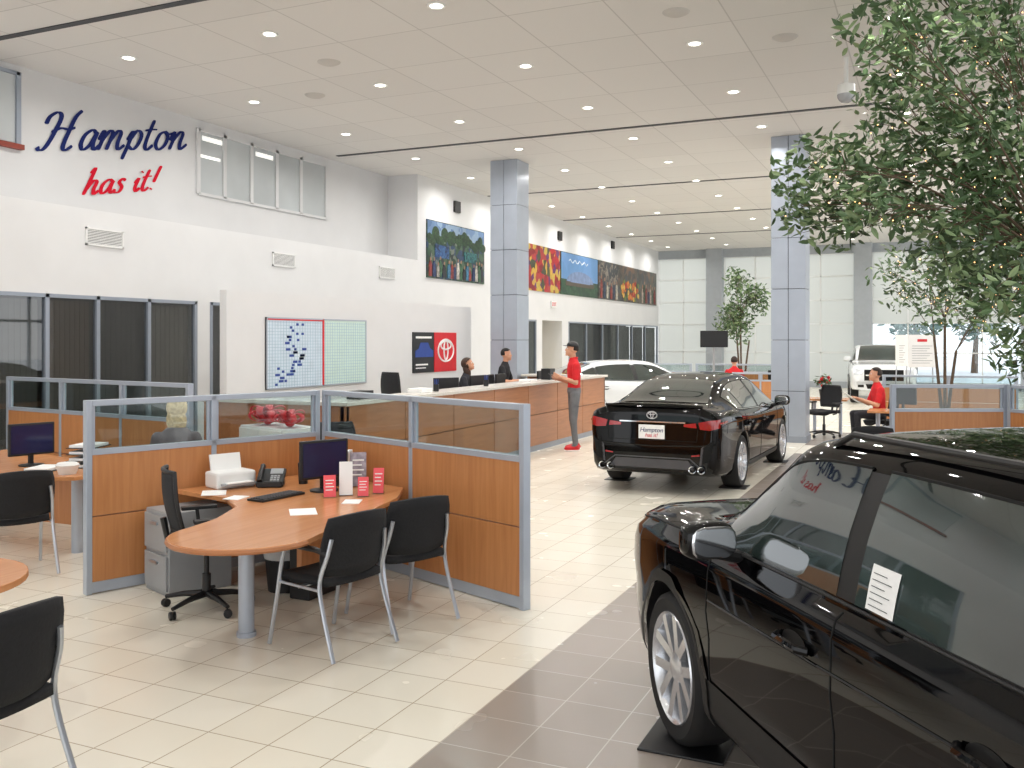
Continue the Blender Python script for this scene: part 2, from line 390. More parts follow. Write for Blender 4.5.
for i,(u,v) in enumerate([(329,62),(676,12),(315,95),(785,37)]):
    p=spot(u,v,930*3.8/(340-v))
    tg=MB().lathe([(.0,-.04),(.1,-.035),(.15,-.012),(.16,-.001)],20).build('ceiling_speaker',mat('speaker_grey_%d'%i,(190,187,182),.6),smooth=True,loc=(p.x,p.y,H))
    tag(tg,['flat round grey ceiling speaker left of centre above the lettering wall','flat round grey ceiling speaker at the top edge of the view','small round grey ceiling speaker between lights over the upper window strip','flat round grey ceiling speaker toward the right column'][i],'ceiling speaker')
p=spot(846,100,12.5)
t=thing('security_camera','white dome security camera hanging from the ceiling before the right column','security camera',(p.x,p.y,H))
MB().lathe([(.03,-.0),(.03,-.35),(.11,-.37),(.12,-.5)],18).build('mount','white',t,smooth=True)
MB().ell((0,0,-.5),(.115,.115,.12),18,10,keep=lambda c:c.z<.05).build('dome',mat('dome',(170,172,175),.15),t,smooth=True)
# ---------------------------------------------------------------- columns
def column(x,y,label):
    t=thing('column',label,'column',(x,y,0)); s=.31
    b=MB(); zs=[0.0,.95,1.9,2.85,3.8,4.75,H]
    for a,c in zip(zs[:-1],zs[1:]):
        b.bx(-s,-.005,-s,s,a+.005,c-.005); b.bx(.005,s,-s,s,a+.005,c-.005)
    b.build('cladding','colpanel',t,bevel=.004)
    MB().bx(-s+.02,s-.02,-s+.02,s-.02,0,H).build('core','joint',t)
    MB().bx(-s-.02,s+.02,-s-.02,s+.02,0,.12).build('plinth','alud',t)
    return t
column(-8.25,18.1,'grey metal-clad square column standing behind the reception counter')
column(-2.45,18.15,'grey metal-clad square column to the right of the black sedan')
# ---------------------------------------------------------------- wall items
def vent(y0,y1,lab):
    t=thing('air_vent',lab,'air vent',(XW+.002,(y0+y1)/2,3.35),0,'white air vents on the left wall'); w=(y1-y0)/2
    f=MB(); f.bx(0,.02,-w,w,.1,.125); f.bx(0,.02,-w,w,-.125,-.1); f.bx(0,.02,-w,-w+.025,-.125,.125); f.bx(0,.02,w-.025,w,-.125,.125); f.build('frame','white',t)
    s=MB()
    for i in range(9): s.bx(.004,.014,-w+.02,w-.02,-.095+i*.022,-.082+i*.022)
    s.build('louvre','white',t); MB().bx(.0,.003,-w+.02,w-.02,-.1,.1).build('backing','joint',t)
vent(9.34,10.0,'white louvred air vent below the wall lettering, leftmost of three')
vent(13.36,14.0,'white louvred air vent above the whiteboard, middle of three')
vent(16.87,17.5,'white louvred air vent near the wall corner, rightmost of three')
for (u,v,l) in [(456,207,'small black wall speaker above the leftmost mural'),(559,236,'small black wall speaker above the flower mural'),(612,245,'small black wall speaker above the far murals')]:
    d=930*11.8/(933-u); y=(d+XW*SA)/CA; z=EYE+(340-v)*d/930
    tg=MB().bx(0,.06,-.15,.15,-.14,.14).build('wall_speaker','black',loc=(XW+.001,y,z),bevel=.01); tag(tg,l,'wall speaker')
def mural(y0,y1,m,lab,extra=None):
    t=thing('mural_panel',lab,'mural',(XW+.002,y0,3.36))
    MB().bx(.0,.03,0.04,y1-y0-.04,0,1.36).build('print',m,t); 
    if extra: extra(t,y1-y0)
    return t
def tri(t,name,y0,y1,z0,z1,col,x=.034):
    return MB().bx(.031,x,y0,y1,z0,z1).build(name,col,t)
def people_print(t,y0,y1,zb,h,n,seed,cols,x=.036):
    rr=random.Random(seed)
    for k in range(n):
        y=y0+(y1-y0)*(k+.5)/n+rr.uniform(-.05,.05); hh=h*rr.uniform(.7,1.15); w_=h*.14
        b=MB().prism([(y-w_,zb),(y+w_,zb),(y+w_*1.1,zb+hh*.55),(y+w_*.5,zb+hh*.78),(y-w_*.5,zb+hh*.78),(y-w_*1.1,zb+hh*.55)],.03,x,Matrix(((0,0,1,0),(1,0,0,0),(0,1,0,0),(0,0,0,1))))
        b.build('printed_figure',mat('fig',cols[k%len(cols)],.6,var=.5,scale=14),t)
        MB().ell((x,y,zb+hh*.88),(.002,h*.075,h*.09),8,6).build('printed_head',mat('figh',(150,116,94),.6),t)
def mu1(t,w):
    tri(t,'printed_sky',.05,w-.05,1.02,1.34,mural_mat('sky1',[(110,140,180),(140,164,190),(90,120,160)],3,1,.3))
    rr=random.Random(4); tm=mural_mat('tr1',[(36,66,42),(54,90,54),(30,54,38)],12)
    for i in range(20): MB().ell((.035+i*.0002,.15+(w-.3)*i/19,rr.uniform(.88,1.08)),(.003,rr.uniform(.12,.2),rr.uniform(.08,.2)),12,8).build('printed_tree',tm,t)
    tri(t,'printed_stall',.4,1.1,.5,.8,mural_mat('stall',[(40,80,140),(60,110,160),(30,50,90)],8),.041); tri(t,'printed_stall',1.9,2.6,.5,.75,mural_mat('stall2',[(30,90,100),(60,130,130),(20,60,70)],8),.041)
    people_print(t,.12,w-.12,.04,.48,17,3,[(130,54,50),(40,54,90),(170,164,156),(56,90,66),(40,40,48),(60,110,140)],.045)
mural(18.85,21.95,mural_mat('mural_green',[(40,70,54),(56,90,66),(50,76,110),(80,106,84),(40,54,60),(120,130,120)],8,.3),'green and blue outdoor crowd mural, left of the grey column',mu1)
mural(24.3,27.4,mural_mat('mural_flowers',[(190,34,42),(226,184,70),(110,54,120),(190,64,60),(80,86,56),(220,190,80),(150,28,36)],4.2,.35),'red and yellow flower mural just right of the grey column')
def mu3(t,w):
    tri(t,'printed_sky',.05,w-.05,.5,1.34,mural_mat('sky3',[(100,146,196),(124,160,204),(108,152,204)],1.2,1,.2),.033)
    MB().ell((.034,w*.5,.42),(.003,w*.36,.38),20,10,keep=lambda c:c.z>0).build('printed_dome',mat('dome_print',(120,138,172),.5,var=.2),t)
    MB().bx(.034,.036,w*.12,w*.88,.3,.44).build('printed_base',mat('dome_base',(90,80,70),.5),t)
    MB().tube([(.037,w*.2+i*.12,1.1+.06*math.sin(i*1.7)) for i in range(16)],.012,4).build('printed_script','white',t)
mural(27.4,31.0,mural_mat('mural_field',[(50,86,56),(60,98,66),(40,70,50)],4),'blue sky mural with a pale domed building',mu3)
def mu4(t,w):
    tri(t,'printed_shopfront',.1,w*.3,.3,1.3,mural_mat('shop',[(60,64,68),(110,102,92),(150,140,126),(40,44,50)],5),.034)
    people_print(t,.2,w*.3,.04,.75,6,8,[(130,60,54),(50,60,80),(170,164,150)],.040)
    rr=random.Random(6); fm=[mat('fruit%d'%k,c,.6,var=.25,scale=9) for k,c in enumerate([(190,110,50),(160,56,44),(196,160,76),(104,120,66)])]
    for i in range(48): MB().ell((.036+i*.0002,rr.uniform(w*.36,w*.64),rr.uniform(.12,.75)),(.002,.13,.1),10,6).build('printed_fruit',fm[i%4],t)
    people_print(t,w*.7,w*.97,.04,.85,7,9,[(150,136,124),(60,76,60),(120,54,50),(50,56,84)],.040)
mural(31.0,38.6,mural_mat('mural_market',[(60,52,48),(92,76,62),(116,86,64),(56,62,68),(80,84,72)],4.5,.3),'long brown and orange market mural at the far end of the wall',mu4)
t=thing('exit_sign','small exit sign with red letters above the far doorway','exit sign',(XW+.002,26.8,3.0))
MB().bx(0,.05,-.2,.2,-.1,.1).build('housing','white',t,bevel=.006)
text_into('lettering','EXIT',.17,'red',t,(.052,0,0),(R(90),0,R(90)))
GL={'H':(1.62,[[(-.2,1.25),(-.12,1.6),(.2,1.82),(.42,1.6),(.3,.9),(.05,.15),(-.2,.0),(-.35,.15)],[(1.35,1.95),(1.1,1.6),(.95,.9),(.85,.2),(1.0,.0),(1.3,.2)],[(.1,.85),(.5,1.05),(.9,1.0),(1.2,1.1)]]),
'a':(1.0,[[(.78,.82),(.55,1.0),(.22,.75),(.12,.3),(.28,.02),(.58,.25),(.8,.9),(.72,.35),(.84,.02),(1.08,.25)]]),
'm':(1.55,[[(0,.5),(.14,.95),(.2,.7),(.08,0)],[(.12,.4),(.42,.95),(.62,.85),(.56,.4),(.48,0)],[(.54,.4),(.84,.95),(1.05,.85),(.99,.35),(1.1,.02),(1.4,.25)]]),
'p':(.95,[[(.0,.5),(.2,.95),(.12,.3),(-.05,-.5)],[(.12,.5),(.42,1.0),(.72,.78),(.64,.28),(.4,.02),(.1,.2)]]),
't':(.65,[[(.36,1.6),(.2,.8),(.15,.2),(.32,.0),(.6,.25)],[(-.08,1.02),(.3,1.08),(.62,1.08)]]),
'o':(.95,[[(.5,.98),(.22,.8),(.12,.3),(.35,.0),(.68,.25),(.74,.7),(.5,.98),(.75,.85),(1.0,.9)]]),
'n':(1.1,[[(0,.5),(.16,.95),(.2,.6),(.08,0)],[(.12,.4),(.48,.95),(.7,.85),(.64,.35),(.74,.02),(1.1,.3)]]),
'h':(.95,[[(.1,1.5),(.3,1.85),(.22,1.2),(0,0)],[(.06,.35),(.38,.95),(.62,.85),(.55,.35),(.65,.02),(.9,.25)]]),
's':(.75,[[(.68,.85),(.45,1.0),(.26,.75),(.52,.4),(.4,.05),(.12,.04),(0,.25)]]),
'i':(.55,[[(.05,.6),(.25,.95),(.15,.3),(.28,.0),(.5,.25)],[(.34,1.38),(.37,1.44),(.39,1.47)]]),
'!':(.5,[[(.5,1.85),(.36,1.2),(.24,.6)],[(.12,.06),(.15,.12),(.17,.15)]])}
def catmull(p,k=6):
    P=[Vector(q) for q in p]; out=[]
    for i in range(len(P)-1):
        a=P[max(i-1,0)];b_=P[i];c=P[i+1];d=P[min(i+2,len(P)-1)]
        for j in range(k):
            t=j/k; out.append(.5*((2*b_)+(c-a)*t+(2*a-5*b_+4*c-d)*t*t+(3*b_-a-3*c+d)*t**3))
    out.append(P[-1]); return out
def word(txt,y0,z0,length,em,m,lab,slant=.28,thick=.085,rise=.19):
    t=thing('wall_lettering',lab,'wall lettering',(XU+.004,y0,z0))
    tot=sum(GL[c][0] if c!=' ' else .6 for c in txt); k=length/tot; x=0
    for c in txt:
        if c==' ': x+=.6; continue
        wd,st=GL[c]; b=MB()
        for si,s_ in enumerate(st):
            pts=catmull([(q[0],q[1]) for q in s_]); L=[];Rr=[]
            for i,q in enumerate(pts):
                tt=pts[min(i+1,len(pts)-1)]-pts[max(i-1,0)]; tt.normalize(); nn=Vector((-tt.y,tt.x))
                ww=thick*(.45+.75*abs(tt.y))*(.6 if i in(0,len(pts)-1) else 1)
                L.append(q+nn*ww);Rr.append(q-nn*ww)
            def W(q,i):
                yy=(x+q.x+q.y*slant)*k; return (.004+si*.010+i*.00022,yy,q.y*em+yy*rise)
            b.grid([[W(q,i) for i,q in enumerate(Rr)],[W(q,i) for i,q in enumerate(L)]])
        b.build('letter',m,t,fix=False); x+=wd
word('Hampton',9.30,4.60,2.75,.30,'navy','large navy blue brush-script word on the upper left wall',rise=.19,thick=.095)
word('has it!',9.98,4.06,1.40,.21,'redink','smaller red brush-script words below the navy lettering on the left wall',thick=.11,rise=.2)
def wy(u,X=-9.0):
    d=930*(-X/CA)/(933-u); return (d+X*SA)/CA
y0,y1,ym=wy(265),wy(365),wy(322)
t=thing('whiteboard','wide wall schedule board with red centre divider on the low white wall','whiteboard',(-8.999,y0,1.16)); w_=y1-y0
MB().bx(0,.02,0,ym-y0,0,1.08).build('board','board',t); MB().bx(0,.02,ym-y0,w_,0,1.08).build('board','greenboard',t)
f=MB()
for a in ((0,w_,0,.02),(0,w_,1.06,1.08),(0,.02,0,1.08),(w_-.02,w_,0,1.08)): f.bx(.0,.03,*a)
f.build('frame','alu',t)
rd=MB().bx(.02,.03,ym-y0-.02,ym-y0+.02,0,1.08); rd.bx(.02,.028,0,ym-y0,1.04,1.06); rd.build('divider','red',t)
g=MB()
for i in range(1,22): g.bx(.0205,.0222,.03,w_-.03,i*.048,i*.048+.006)
for i in range(1,40): g.bx(.0205,.0222,i*w_/40,i*w_/40+.008,.02,1.03)
g.build('grid_lines','boardgrid',t)
rq=random.Random(2)
for i in range(20):
    for k in range(rq.choice((1,2,2,3))):
        yy=(5+i*.35+rq.randint(-3,4))*w_/40; MB().bx(.022,.0245,yy,yy+rq.choice((.06,.11)),.05+i*.048,.087+i*.048).build('magnet','bluebit',t)
def ring(b,cy,cz,ry,rz,r,x=.03,n=28):
    b.tube([(x,cy+ry*math.cos(2*PI*i/n),cz+rz*math.sin(2*PI*i/n)) for i in range(n)],r,6,closed=True)
def emblem(sc_,x,cy,cz,r):
    b=MB(); ring(b,cy,cz,.5*sc_,.34*sc_,r,x); ring(b,cy,cz+.02*sc_,.13*sc_,.31*sc_,r,x); ring(b,cy,cz+.16*sc_,.33*sc_,.13*sc_,r,x); return b
ya,yb,yc=wy(412),wy(433),wy(455)
t=thing('poster','black poster with a small blue car picture beside the red emblem poster','poster',(-8.999,ya,1.27)); w_=yb-ya
MB().bx(0,.02,0,w_,0,.78).build('sheet','black',t)
b=MB(); b.prism([(.1,.3),(.95,.3),(.95,.42),(.8,.47),(.7,.58),(.35,.58),(.25,.46),(.1,.42)],.02,.026,Matrix(((0,0,1,0),(1,0,0,0),(0,1,0,0),(0,0,0,1)))@Matrix.Scale(w_,4,(1,0,0)))
b.build('printed_car','bluebit',t)
b=MB(); b.bx(.021,.024,.1,w_-.1,.66,.7); b.bx(.021,.024,.1,w_*.7,.14,.17); b.bx(.021,.024,.1,w_*.6,.08,.1); b.build('printed_lines','paper',t)
t=thing('poster','red poster with white oval emblem on the low white wall','poster',(-8.999,yb+.02,1.27)); w_=yc-yb
MB().bx(0,.02,0,w_,0,.78).build('sheet','red',t); emblem(w_*.7,.022,w_/2,.42,.018).build('printed_emblem','paper',t)
# ---------------------------------------------------------------- reception counter
t=thing('reception_counter','long reception counter with brown wood front and pale stone top','counter',(0,0,0))
F=-6.18; Y0,Y1=9.0,18.3
n=7
for i in range(n):
    a=Y0+(Y1-Y0)*i/n; c=Y0+(Y1-Y0)*(i+1)/n
    for z0,z1 in ((.1,.62),(.63,1.13)): MB().bx(F-.06,F,a+.008,c-.008,z0,z1).build('front_panel','woodc',t,bevel=.003)
MB().bx(F-.08,F-.03,Y0,Y1,0,1.13).build('carcass','black',t)
b=MB(); b.bx(-8.3,F,Y0,Y0+.06,.1,1.13); b.build('end_panel','woodc',t)
MB().bx(-7.9,F,Y1-.06,Y1,.1,1.13).build('end_panel','woodc',t)
b=MB(); b.prism([(F+.05,Y0-.05),(F+.05,Y1+.05),(-7.9,Y1+.05),(-7.9,Y1-.4),(F-.42,Y1-.4),(F-.42,Y0+.4),(-8.3,Y0+.4),(-8.3,Y0-.05)],1.135,1.18)
b.build('countertop','stone',t,bevel=.006)
MB().prism([(F-.1,Y0+.1),(F-.1,Y1-.1),(F-1.0,Y1-.1),(F-1.0,Y0+.1)],.73,.76).build('worktop','woodh',t)
MB().bx(F-.09,F-.015,Y0+.02,Y1-.02,0,.1).build('plinth','alud',t)
# ---------------------------------------------------------------- cubicle partitions
def partition(label,p0,p1,n,Hh=1.45,zg=1.06,group='cubicle partitions',zsplit=.58):
    p0=Vector((p0[0],p0[1],0)); p1=Vector((p1[0],p1[1],0)); L=(p1-p0).length
    t=thing('partition',label,'partition',p0,math.atan2(p1.y-p0.y,p1.x-p0.x),group); w=.035
    for i in range(n+1):
        x=L*i/n; ww=.022
        x0=min(max(x-ww,0),L-2*ww)
        MB().bx(x0,x0+2*ww,-w,w,0,Hh).build('post','alu',t,bevel=.004)
    MB().bx(0.044,L-.044,-w,w,Hh-.045,Hh-.001).build('top_rail','alu',t,bevel=.004)
    MB().bx(0.044,L-.044,-w,w,zg-.02,zg+.02).build('middle_rail','alu',t)
    MB().bx(0.044,L-.044,-w+.002,w-.002,0.01,.09).build('bottom_rail','alu',t)
    for i in range(n):
        a=L*i/n+.022; c=L*(i+1)/n-.022
        if i==0: a=.044
        if i==n-1: c=L-.044
        MB().bx(a,c,-.004,.004,zg+.02,Hh-.045).build('glass_pane','glass',t)
        MB().bx(a,c,-.03,.03,.09,zsplit-.004).build('wood_panel','wood',t,bevel=.003)
        MB().bx(a,c,-.03,.03,zsplit+.004,zg-.02).build('wood_panel','wood',t,bevel=.003)
        for xx in (a+.015,c-.015):
            MB().bx(xx-.012,xx+.012,-.012,.012,zg+.02,Hh-.045).build('pane_edge','alu',t)
    return t
CL,CC,CR=(-5.76,5.0),(-5.0,6.95),(-2.6,6.0)
partition('wood and glass partition left of the main desk, running back to the corner',CL,(-5.03,6.89),2)
partition('wood and glass partition behind the guest chairs, ending nearest the black sedan',CC,CR,2)
partition('long low wood and glass partition at the far left behind the other desk',(-10.4,7.9),(-7.0,7.4),3)
# ---------------------------------------------------------------- main desk
def arc(cx,cy,r,a0,a1,n): return [(cx+r*math.cos(R(a0+(a1-a0)*i/n)),cy+r*math.sin(R(a0+(a1-a0)*i/n))) for i in range(n+1)]
t=thing('desk','orange wood peninsula desk with rounded end on a grey cylindrical leg','desk',(0,0,0))
poly=arc(-3.82,4.5,.45,0,-180,20)+[(-4.32,4.8),(-4.5,5.2),(-4.8,5.45),(-5.45,5.6),(-4.99,6.83),(-3.86,6.42),(-3.66,6.0)]
MB().prism(poly,.685,.72).build('tabletop','woodh',t,bevel=.004)
ed=[(p[0],p[1],.702) for p in arc(-3.82,4.5,.452,0,-180,20)]+[(-4.322,4.8,.702),(-4.5,5.2,.702),(-4.8,5.45,.702)]
MB().tube(ed,.016,6).build('edge_band',mat('edge_band',(170,110,68),.4),t,smooth=True)
b=MB().cyl((-4.02,4.74),.05,0,.685,20); b.cyl((-4.02,4.74),.062,0,.03,20); b.build('leg','alu',t,smooth=True)
MB().bx(-4.05,-4.01,5.3,6.35,.25,.685).build('modesty_panel','wood',t)
t=thing('desk','orange wood desk holding a monitor at the left edge of the view','desk',(0,0,0))
poly=[(-9.3,6.0),(-7.1,5.55),(-6.75,5.75),(-6.7,6.2),(-7.0,6.5),(-9.1,6.9)]
MB().prism(poly,.685,.72).build('tabletop','woodh',t,bevel=.004); MB().cyl((-6.98,5.98),.05,0,.685,18).build('leg','alu',t,smooth=True)
MB().bx(-8.9,-7.4,6.3,6.34,.15,.685).build('modesty_panel','wood',t)
t=thing('desk','round-ended orange wood desk cut off at the lower left edge','desk',(0,0,0))
MB().prism(arc(-4.56,2.95,.5,-90,90,18)+[(-6,3.45),(-6,2.45)],.685,.72).build('tabletop','woodh',t,bevel=.004)
MB().cyl((-4.95,2.95),.05,0,.685,18).build('leg','alu',t,smooth=True); MB().bx(-5.95,-5.9,2.5,3.4,0,.685).build('side_panel','wood',t)
# ---------------------------------------------------------------- guest chair
def guest_chair(label,loc,rz):
    t=thing('guest_chair',label,'chair',loc,rz,'black guest chairs')
    def curve_panel(w,z0,z1,y,tilt,bow,nx=12,nz=6):
        P=[]
        for j in range(nz+1):
            z=z0+(z1-z0)*j/nz; row=[]; zz=j/nz
            ww=w*(1-.10*abs(2*zz-1)**3)
            for i in range(nx+1):
                x=-1+2*i/nx; row.append((x*ww/2,y-tilt*zz+bow*x*x,z+(-.02*x*x if zz>.5 else .015*x*x)))
            P.append(row)
        return MB().grid(P)
    curve_panel(.50,.48,.86,-.235,.07,.06).build('backrest','blackfab',t,smooth=True,solid=.028)
    P=[]
    for j in range(9):
        yy=-.22+.46*j/8; row=[]
        for i in range(9):
            x=-1+2*i/8; e=1-.08*abs(2*j/8-1)**4; row.append((x*.235*e,yy,.455-.02*(1-x*x)*.6-(.03*max(0,j/8-.75)*4*.5)))
        P.append(row)
    MB().grid(P).build('seat','blackfab',t,smooth=True,solid=.045)
    for s_ in (-1,1):
        MB().tube(catmull([(s_*.26,-.33,0.012),(s_*.25,-.22,.3),(s_*.245,-.19,.46),(s_*.23,-.24,.62),(s_*.215,-.26,.72)],4),.0135,8).build('rear_leg','steel',t,smooth=True)
        MB().tube(catmull([(s_*.26,.27,0.012),(s_*.25,.21,.3),(s_*.25,.17,.5),(s_*.25,.13,.625)],4),.0135,8).build('front_leg','steel',t,smooth=True)
        MB().tube(catmull([(s_*.25,.19,.61),(s_*.255,.15,.645),(s_*.262,-.02,.655),(s_*.25,-.17,.65),(s_*.225,-.235,.62)],5),.018,8).build('armrest','black',t,smooth=True)
        MB().tube([(s_*.25,-.2,.41),(s_*.25,.18,.41)],.01,8).build('side_rail','steel',t,smooth=True)
    MB().tube([(-.25,0,.405),(.25,0,.405)],.01,8).build('stretcher','steel',t,smooth=True)
    return t
g0=guest_chair('black guest chair with steel legs nearest the rounded desk end',(-3.44,4.84,0),R(76))
dup(g0,(-3.34,5.5,0),R(64),'black guest chair with steel legs closest to the wood partition end')
dup(g0,(-3.53,2.50,0),R(92),'black guest chair cut off by the lower left corner')
dup(g0,(-6.85,5.25,0),R(64),'black guest chair at the left neighbouring desk')
dup(g0,(-.62,11.75,0),R(190),'black guest chair seen above the near car roof')
# ---------------------------------------------------------------- office chair
def office_chair(label,loc,rz,sh=.47,bt=1.0):
    t=thing('office_chair',label,'office chair',loc,rz,'black office chairs')
    for k in range(5):
        a=2*PI*k/5+.3; d=Vector((math.cos(a),math.sin(a),0))
        MB().tube([d*.03+Vector((0,0,.11)),d*.17+Vector((0,0,.10)),d*.31+Vector((0,0,.075))],[.026,.02,.014],8).build('base_arm','black',t,smooth=True)
        c=d*.31; s_=Matrix.Translation((c.x,c.y,.03))@Matrix.Rotation(a+1.1,4,'Z')@Matrix.Rotation(R(90),4,'X')
        b=MB().lathe([(.01,-.022),(.028,-.02),(.03,-.004),(.012,-.003),(.012,.003),(.03,.004),(.028,.02),(.01,.022)],14,s_); b.build('caster','black',t,smooth=True)
    MB().lathe([(.03,.09),(.03,.25),(.018,.25),(.018,sh-.06),(.06,sh-.05)],16).build('gas_lift','black',t,smooth=True)
    P=[]
    for j in range(9):
        v=j/8*2-1; row=[]
        for i in range(9):
            u=i/8*2-1; sq=math.sqrt(1-.22*v*v); sq2=math.sqrt(1-.22*u*u); row.append((u*.25*sq,v*.24*sq2,sh+.02+.015*u*u-(.03 if j==8 else 0)))
        P.append(row)
    MB().grid(P).build('seat','blackfab',t,smooth=True,solid=.06)
    P=[]
    for j in range(11):
        zz=j/10; row=[]
        for i in range(11):
            x=i/10*2-1; ww=.235*(1-.16*abs(2*zz-1)**2.5); row.append((x*ww,-.23-.06*zz+.05*x*x-.02*math.sin(zz*PI),sh+.12+(bt-sh-.12)*zz))
        P.append(row)
    MB().grid(P).build('backrest','mesh',t,smooth=True,solid=.015)
    fr=[P[0][i] for i in range(0,11)]+[P[j][10] for j in range(1,11)]+[P[10][i] for i in range(9,-1,-1)]+[P[j][0] for j in range(9,0,-1)]
    MB().tube(fr,.014,8,closed=True).build('back_frame','black',t,smooth=True)
    MB().tube([(0,-.1,sh-.03),(0,-.25,sh),(0,-.29,sh+.2)],.022,8).build('back_bracket','black',t,smooth=True)
    for s_ in (-1,1):
        b=MB().tube([(s_*.2,0,sh-.02),(s_*.28,0,sh),(s_*.29,-.02,sh+.2)],.014,8); b.bx(s_*.29-.035,s_*.29+.035,-.13,.12,sh+.19,sh+.215); b.build('armrest','black',t,smooth=True,bevel=.006)
    return t
o0=office_chair('black mesh-back office chair on casters behind the main desk',(-4.68,5.10,0),R(-38))
dup(o0,(-6.1,8.6,0),R(40),'black office chair behind the glass, near the counter end')
o1=office_chair('tall black office chair behind the reception counter, leftmost',(-7.75,12.85,0),R(-20),.72,1.38)
p=onfloor(824,437); dup(o0,(p.x,p.y,0),R(150),'black office chair beside the base of the right column')
# ---------------------------------------------------------------- desk items
DZ=.72
def monitor(label,loc,rz,w=.46,h=.29,m='screen'):
    t=thing('monitor',label,'monitor',loc,rz,'computer monitors')
    MB().lathe([(.0,0),(.11,0),(.11,.012),(.03,.02)],20).build('base','black',t,smooth=True)
    MB().bx(-.02,.02,.0,.03,.01,.16).build('stand','black',t)
    MB().bx(-w/2,w/2,-.015,.02,.10,.10+h).build('housing','black',t,bevel=.008)
    MB().bx(-w/2+.02,w/2-.02,-.0175,-.0155,.12,.08+h).build('screen',m,t)
    return t
monitor('black flat monitor with blue screen on the main desk',(-4.34,6.02,DZ),R(66),.42,.3)
monitor('black flat monitor on the far left desk',(-7.72,6.1,DZ),R(76),.42,.3)
def keyboard(label,loc,rz):
    t=thing('keyboard',label,'keyboard',loc,rz); MB().bx(-.22,.22,-.08,.08,0,.018).build('case','black',t,bevel=.005)
    b=MB()
    for r in range(5):
        for c in range(15): b.bx(-.205+c*.0275,-.183+c*.0275,-.068+r*.027,-.047+r*.027,.018,.024)
    b.build('keys',mat('keys',(50,50,54),.5),t)
keyboard('black keyboard on the main desk before the monitor',(-4.48,5.62,DZ),R(84))
def phone(label,loc,rz):
    t=thing('desk_phone',label,'phone',loc,rz)
    T=Matrix.Rotation(R(28),4,'X')
    MB().bx(-.10,.10,-.07,.12,0,.05).build('foot','black',t,bevel=.01)
    MB().bx(-.11,.11,-.05,.17,.03,.06,T).build('body','black',t,bevel=.01)
    b=MB()
    for r in range(4):
        for c in range(3): b.bx(.0+c*.026,.02+c*.026,-.03+r*.026,-.012+r*.026,.06,.066,T)
    b.build('buttons','grey',t); MB().bx(-.01,.09,.09,.16,.06,.063,T).build('display','grey',t)
    b=MB().tube([(-.075,-.04,.085),(-.075,-.01,.1),(-.075,.13,.1),(-.075,.16,.085)],[.024,.016,.016,.024],8,T); b.build('handset','black',t,smooth=True)
phone('black desk phone with handset on the main desk corner',(-4.86,6.02,DZ),R(30))
phone('black desk phone on the left edge desk',(-8.3,6.05,DZ),R(40))
tg=thing('travel_mug','black travel mug beside the phone on the main desk','mug',(-4.72,6.26,DZ))
MB().lathe([(.0,0),(.036,0),(.042,.15),(.04,.155)],20).build('cup','black',tg,smooth=True); MB().lathe([(.044,.15),(.044,.17),(.02,.18),(.0,.18)],20).build('lid',mat('lid',(40,40,42),.3),tg,smooth=True)
t=thing('printer','small white printer with paper sheets at the left end of the main desk','printer',(-5.17,5.90,DZ),R(68.6))
MB().bx(-.17,.17,-.12,.10,0,.13).build('body','white',t,bevel=.02)
MB().bx(-.13,.13,.03,.05,.13,.27,Matrix.Rotation(R(-12),4,'X')).build('paper_tray','paper',t)
MB().bx(-.14,.14,-.19,-.12,.03,.045).build('output_tray','grey',t); MB().bx(-.11,.11,-.19,-.09,.046,.052).build('printed_sheet','paper',t)
t=thing('filing_cabinet','grey two-drawer filing cabinet under the left end of the main desk','cabinet',(-5.22,5.50,0),R(-21))
MB().bx(-.2,.2,-.25,.25,0,.62).build('body','grey',t,bevel=.006)
for z in (.04,.33):
    d=MB().bx(-.185,.185,-.27,-.25,z,z+.26).build('drawer','grey',t,bevel=.004); MB().bx(-.06,.06,-.285,-.27,z+.19,z+.21).build('handle','steel',d)
t=thing('waste_bin','black waste bin under the main desk','bin',(-4.5,5.75,0)); 
MB().lathe([(.0,0),(.13,0),(.16,.32),(.15,.32),(.12,.02),(0,.02)],20).build('bucket','black',t,smooth=True)
MB().lathe([(.155,.33),(.17,.31),(.16,.25)],20,caps=False).build('liner',mat('liner',(200,200,200),.5),t,smooth=True)
tg=MB().bx(-.09,.09,-.2,.2,0,.4).build('computer_tower','black',loc=(-4.22,5.75,0),bevel=.01); tag(tg,'black computer tower standing under the main desk','computer')
def stand(u,v,w,h,m,lab,rz,nm='brochure_stand',lines=True,dz=None):
    p=onfloor(u,v,DZ); t=thing(nm,lab,'brochure holder',(p.x,p.y,DZ),rz)
    T=Matrix.Rotation(R(-14),4,'X')
    MB().bx(-w/2-.005,w/2+.005,-.02,.07,0,.008).build('foot',M['cglass'],t); MB().bx(-w/2,w/2,0,.012,.008,h,T).build('card',m,t)
    if lines:
        b=MB(); 
        for i in range(4): b.bx(-w*.35,w*(.35-.12*(i%2)),-.002,0,h*(.75-.14*i),h*(.79-.14*i),T)
        b.build('printing','paper',t)
stand(330,498,.09,.17,'pink','small pink card on a clear stand in front of the monitor',R(40))
stand(346,496,.10,.26,'paper','tall white leaflet holder on the main desk',R(35),lines=False)
stand(363,497,.08,.15,'pink','pink leaflet in a clear holder, middle of the desk edge group',R(30))
stand(378,494,.08,.2,'pink','tall pink and white leaflet nearest the partition on the main desk',R(25))
stand(358,487,.13,.28,mat('catalogue_cover',(150,140,150),.4,var=.5,scale=18),'grey patterned catalogue standing behind the pink leaflets',R(32))
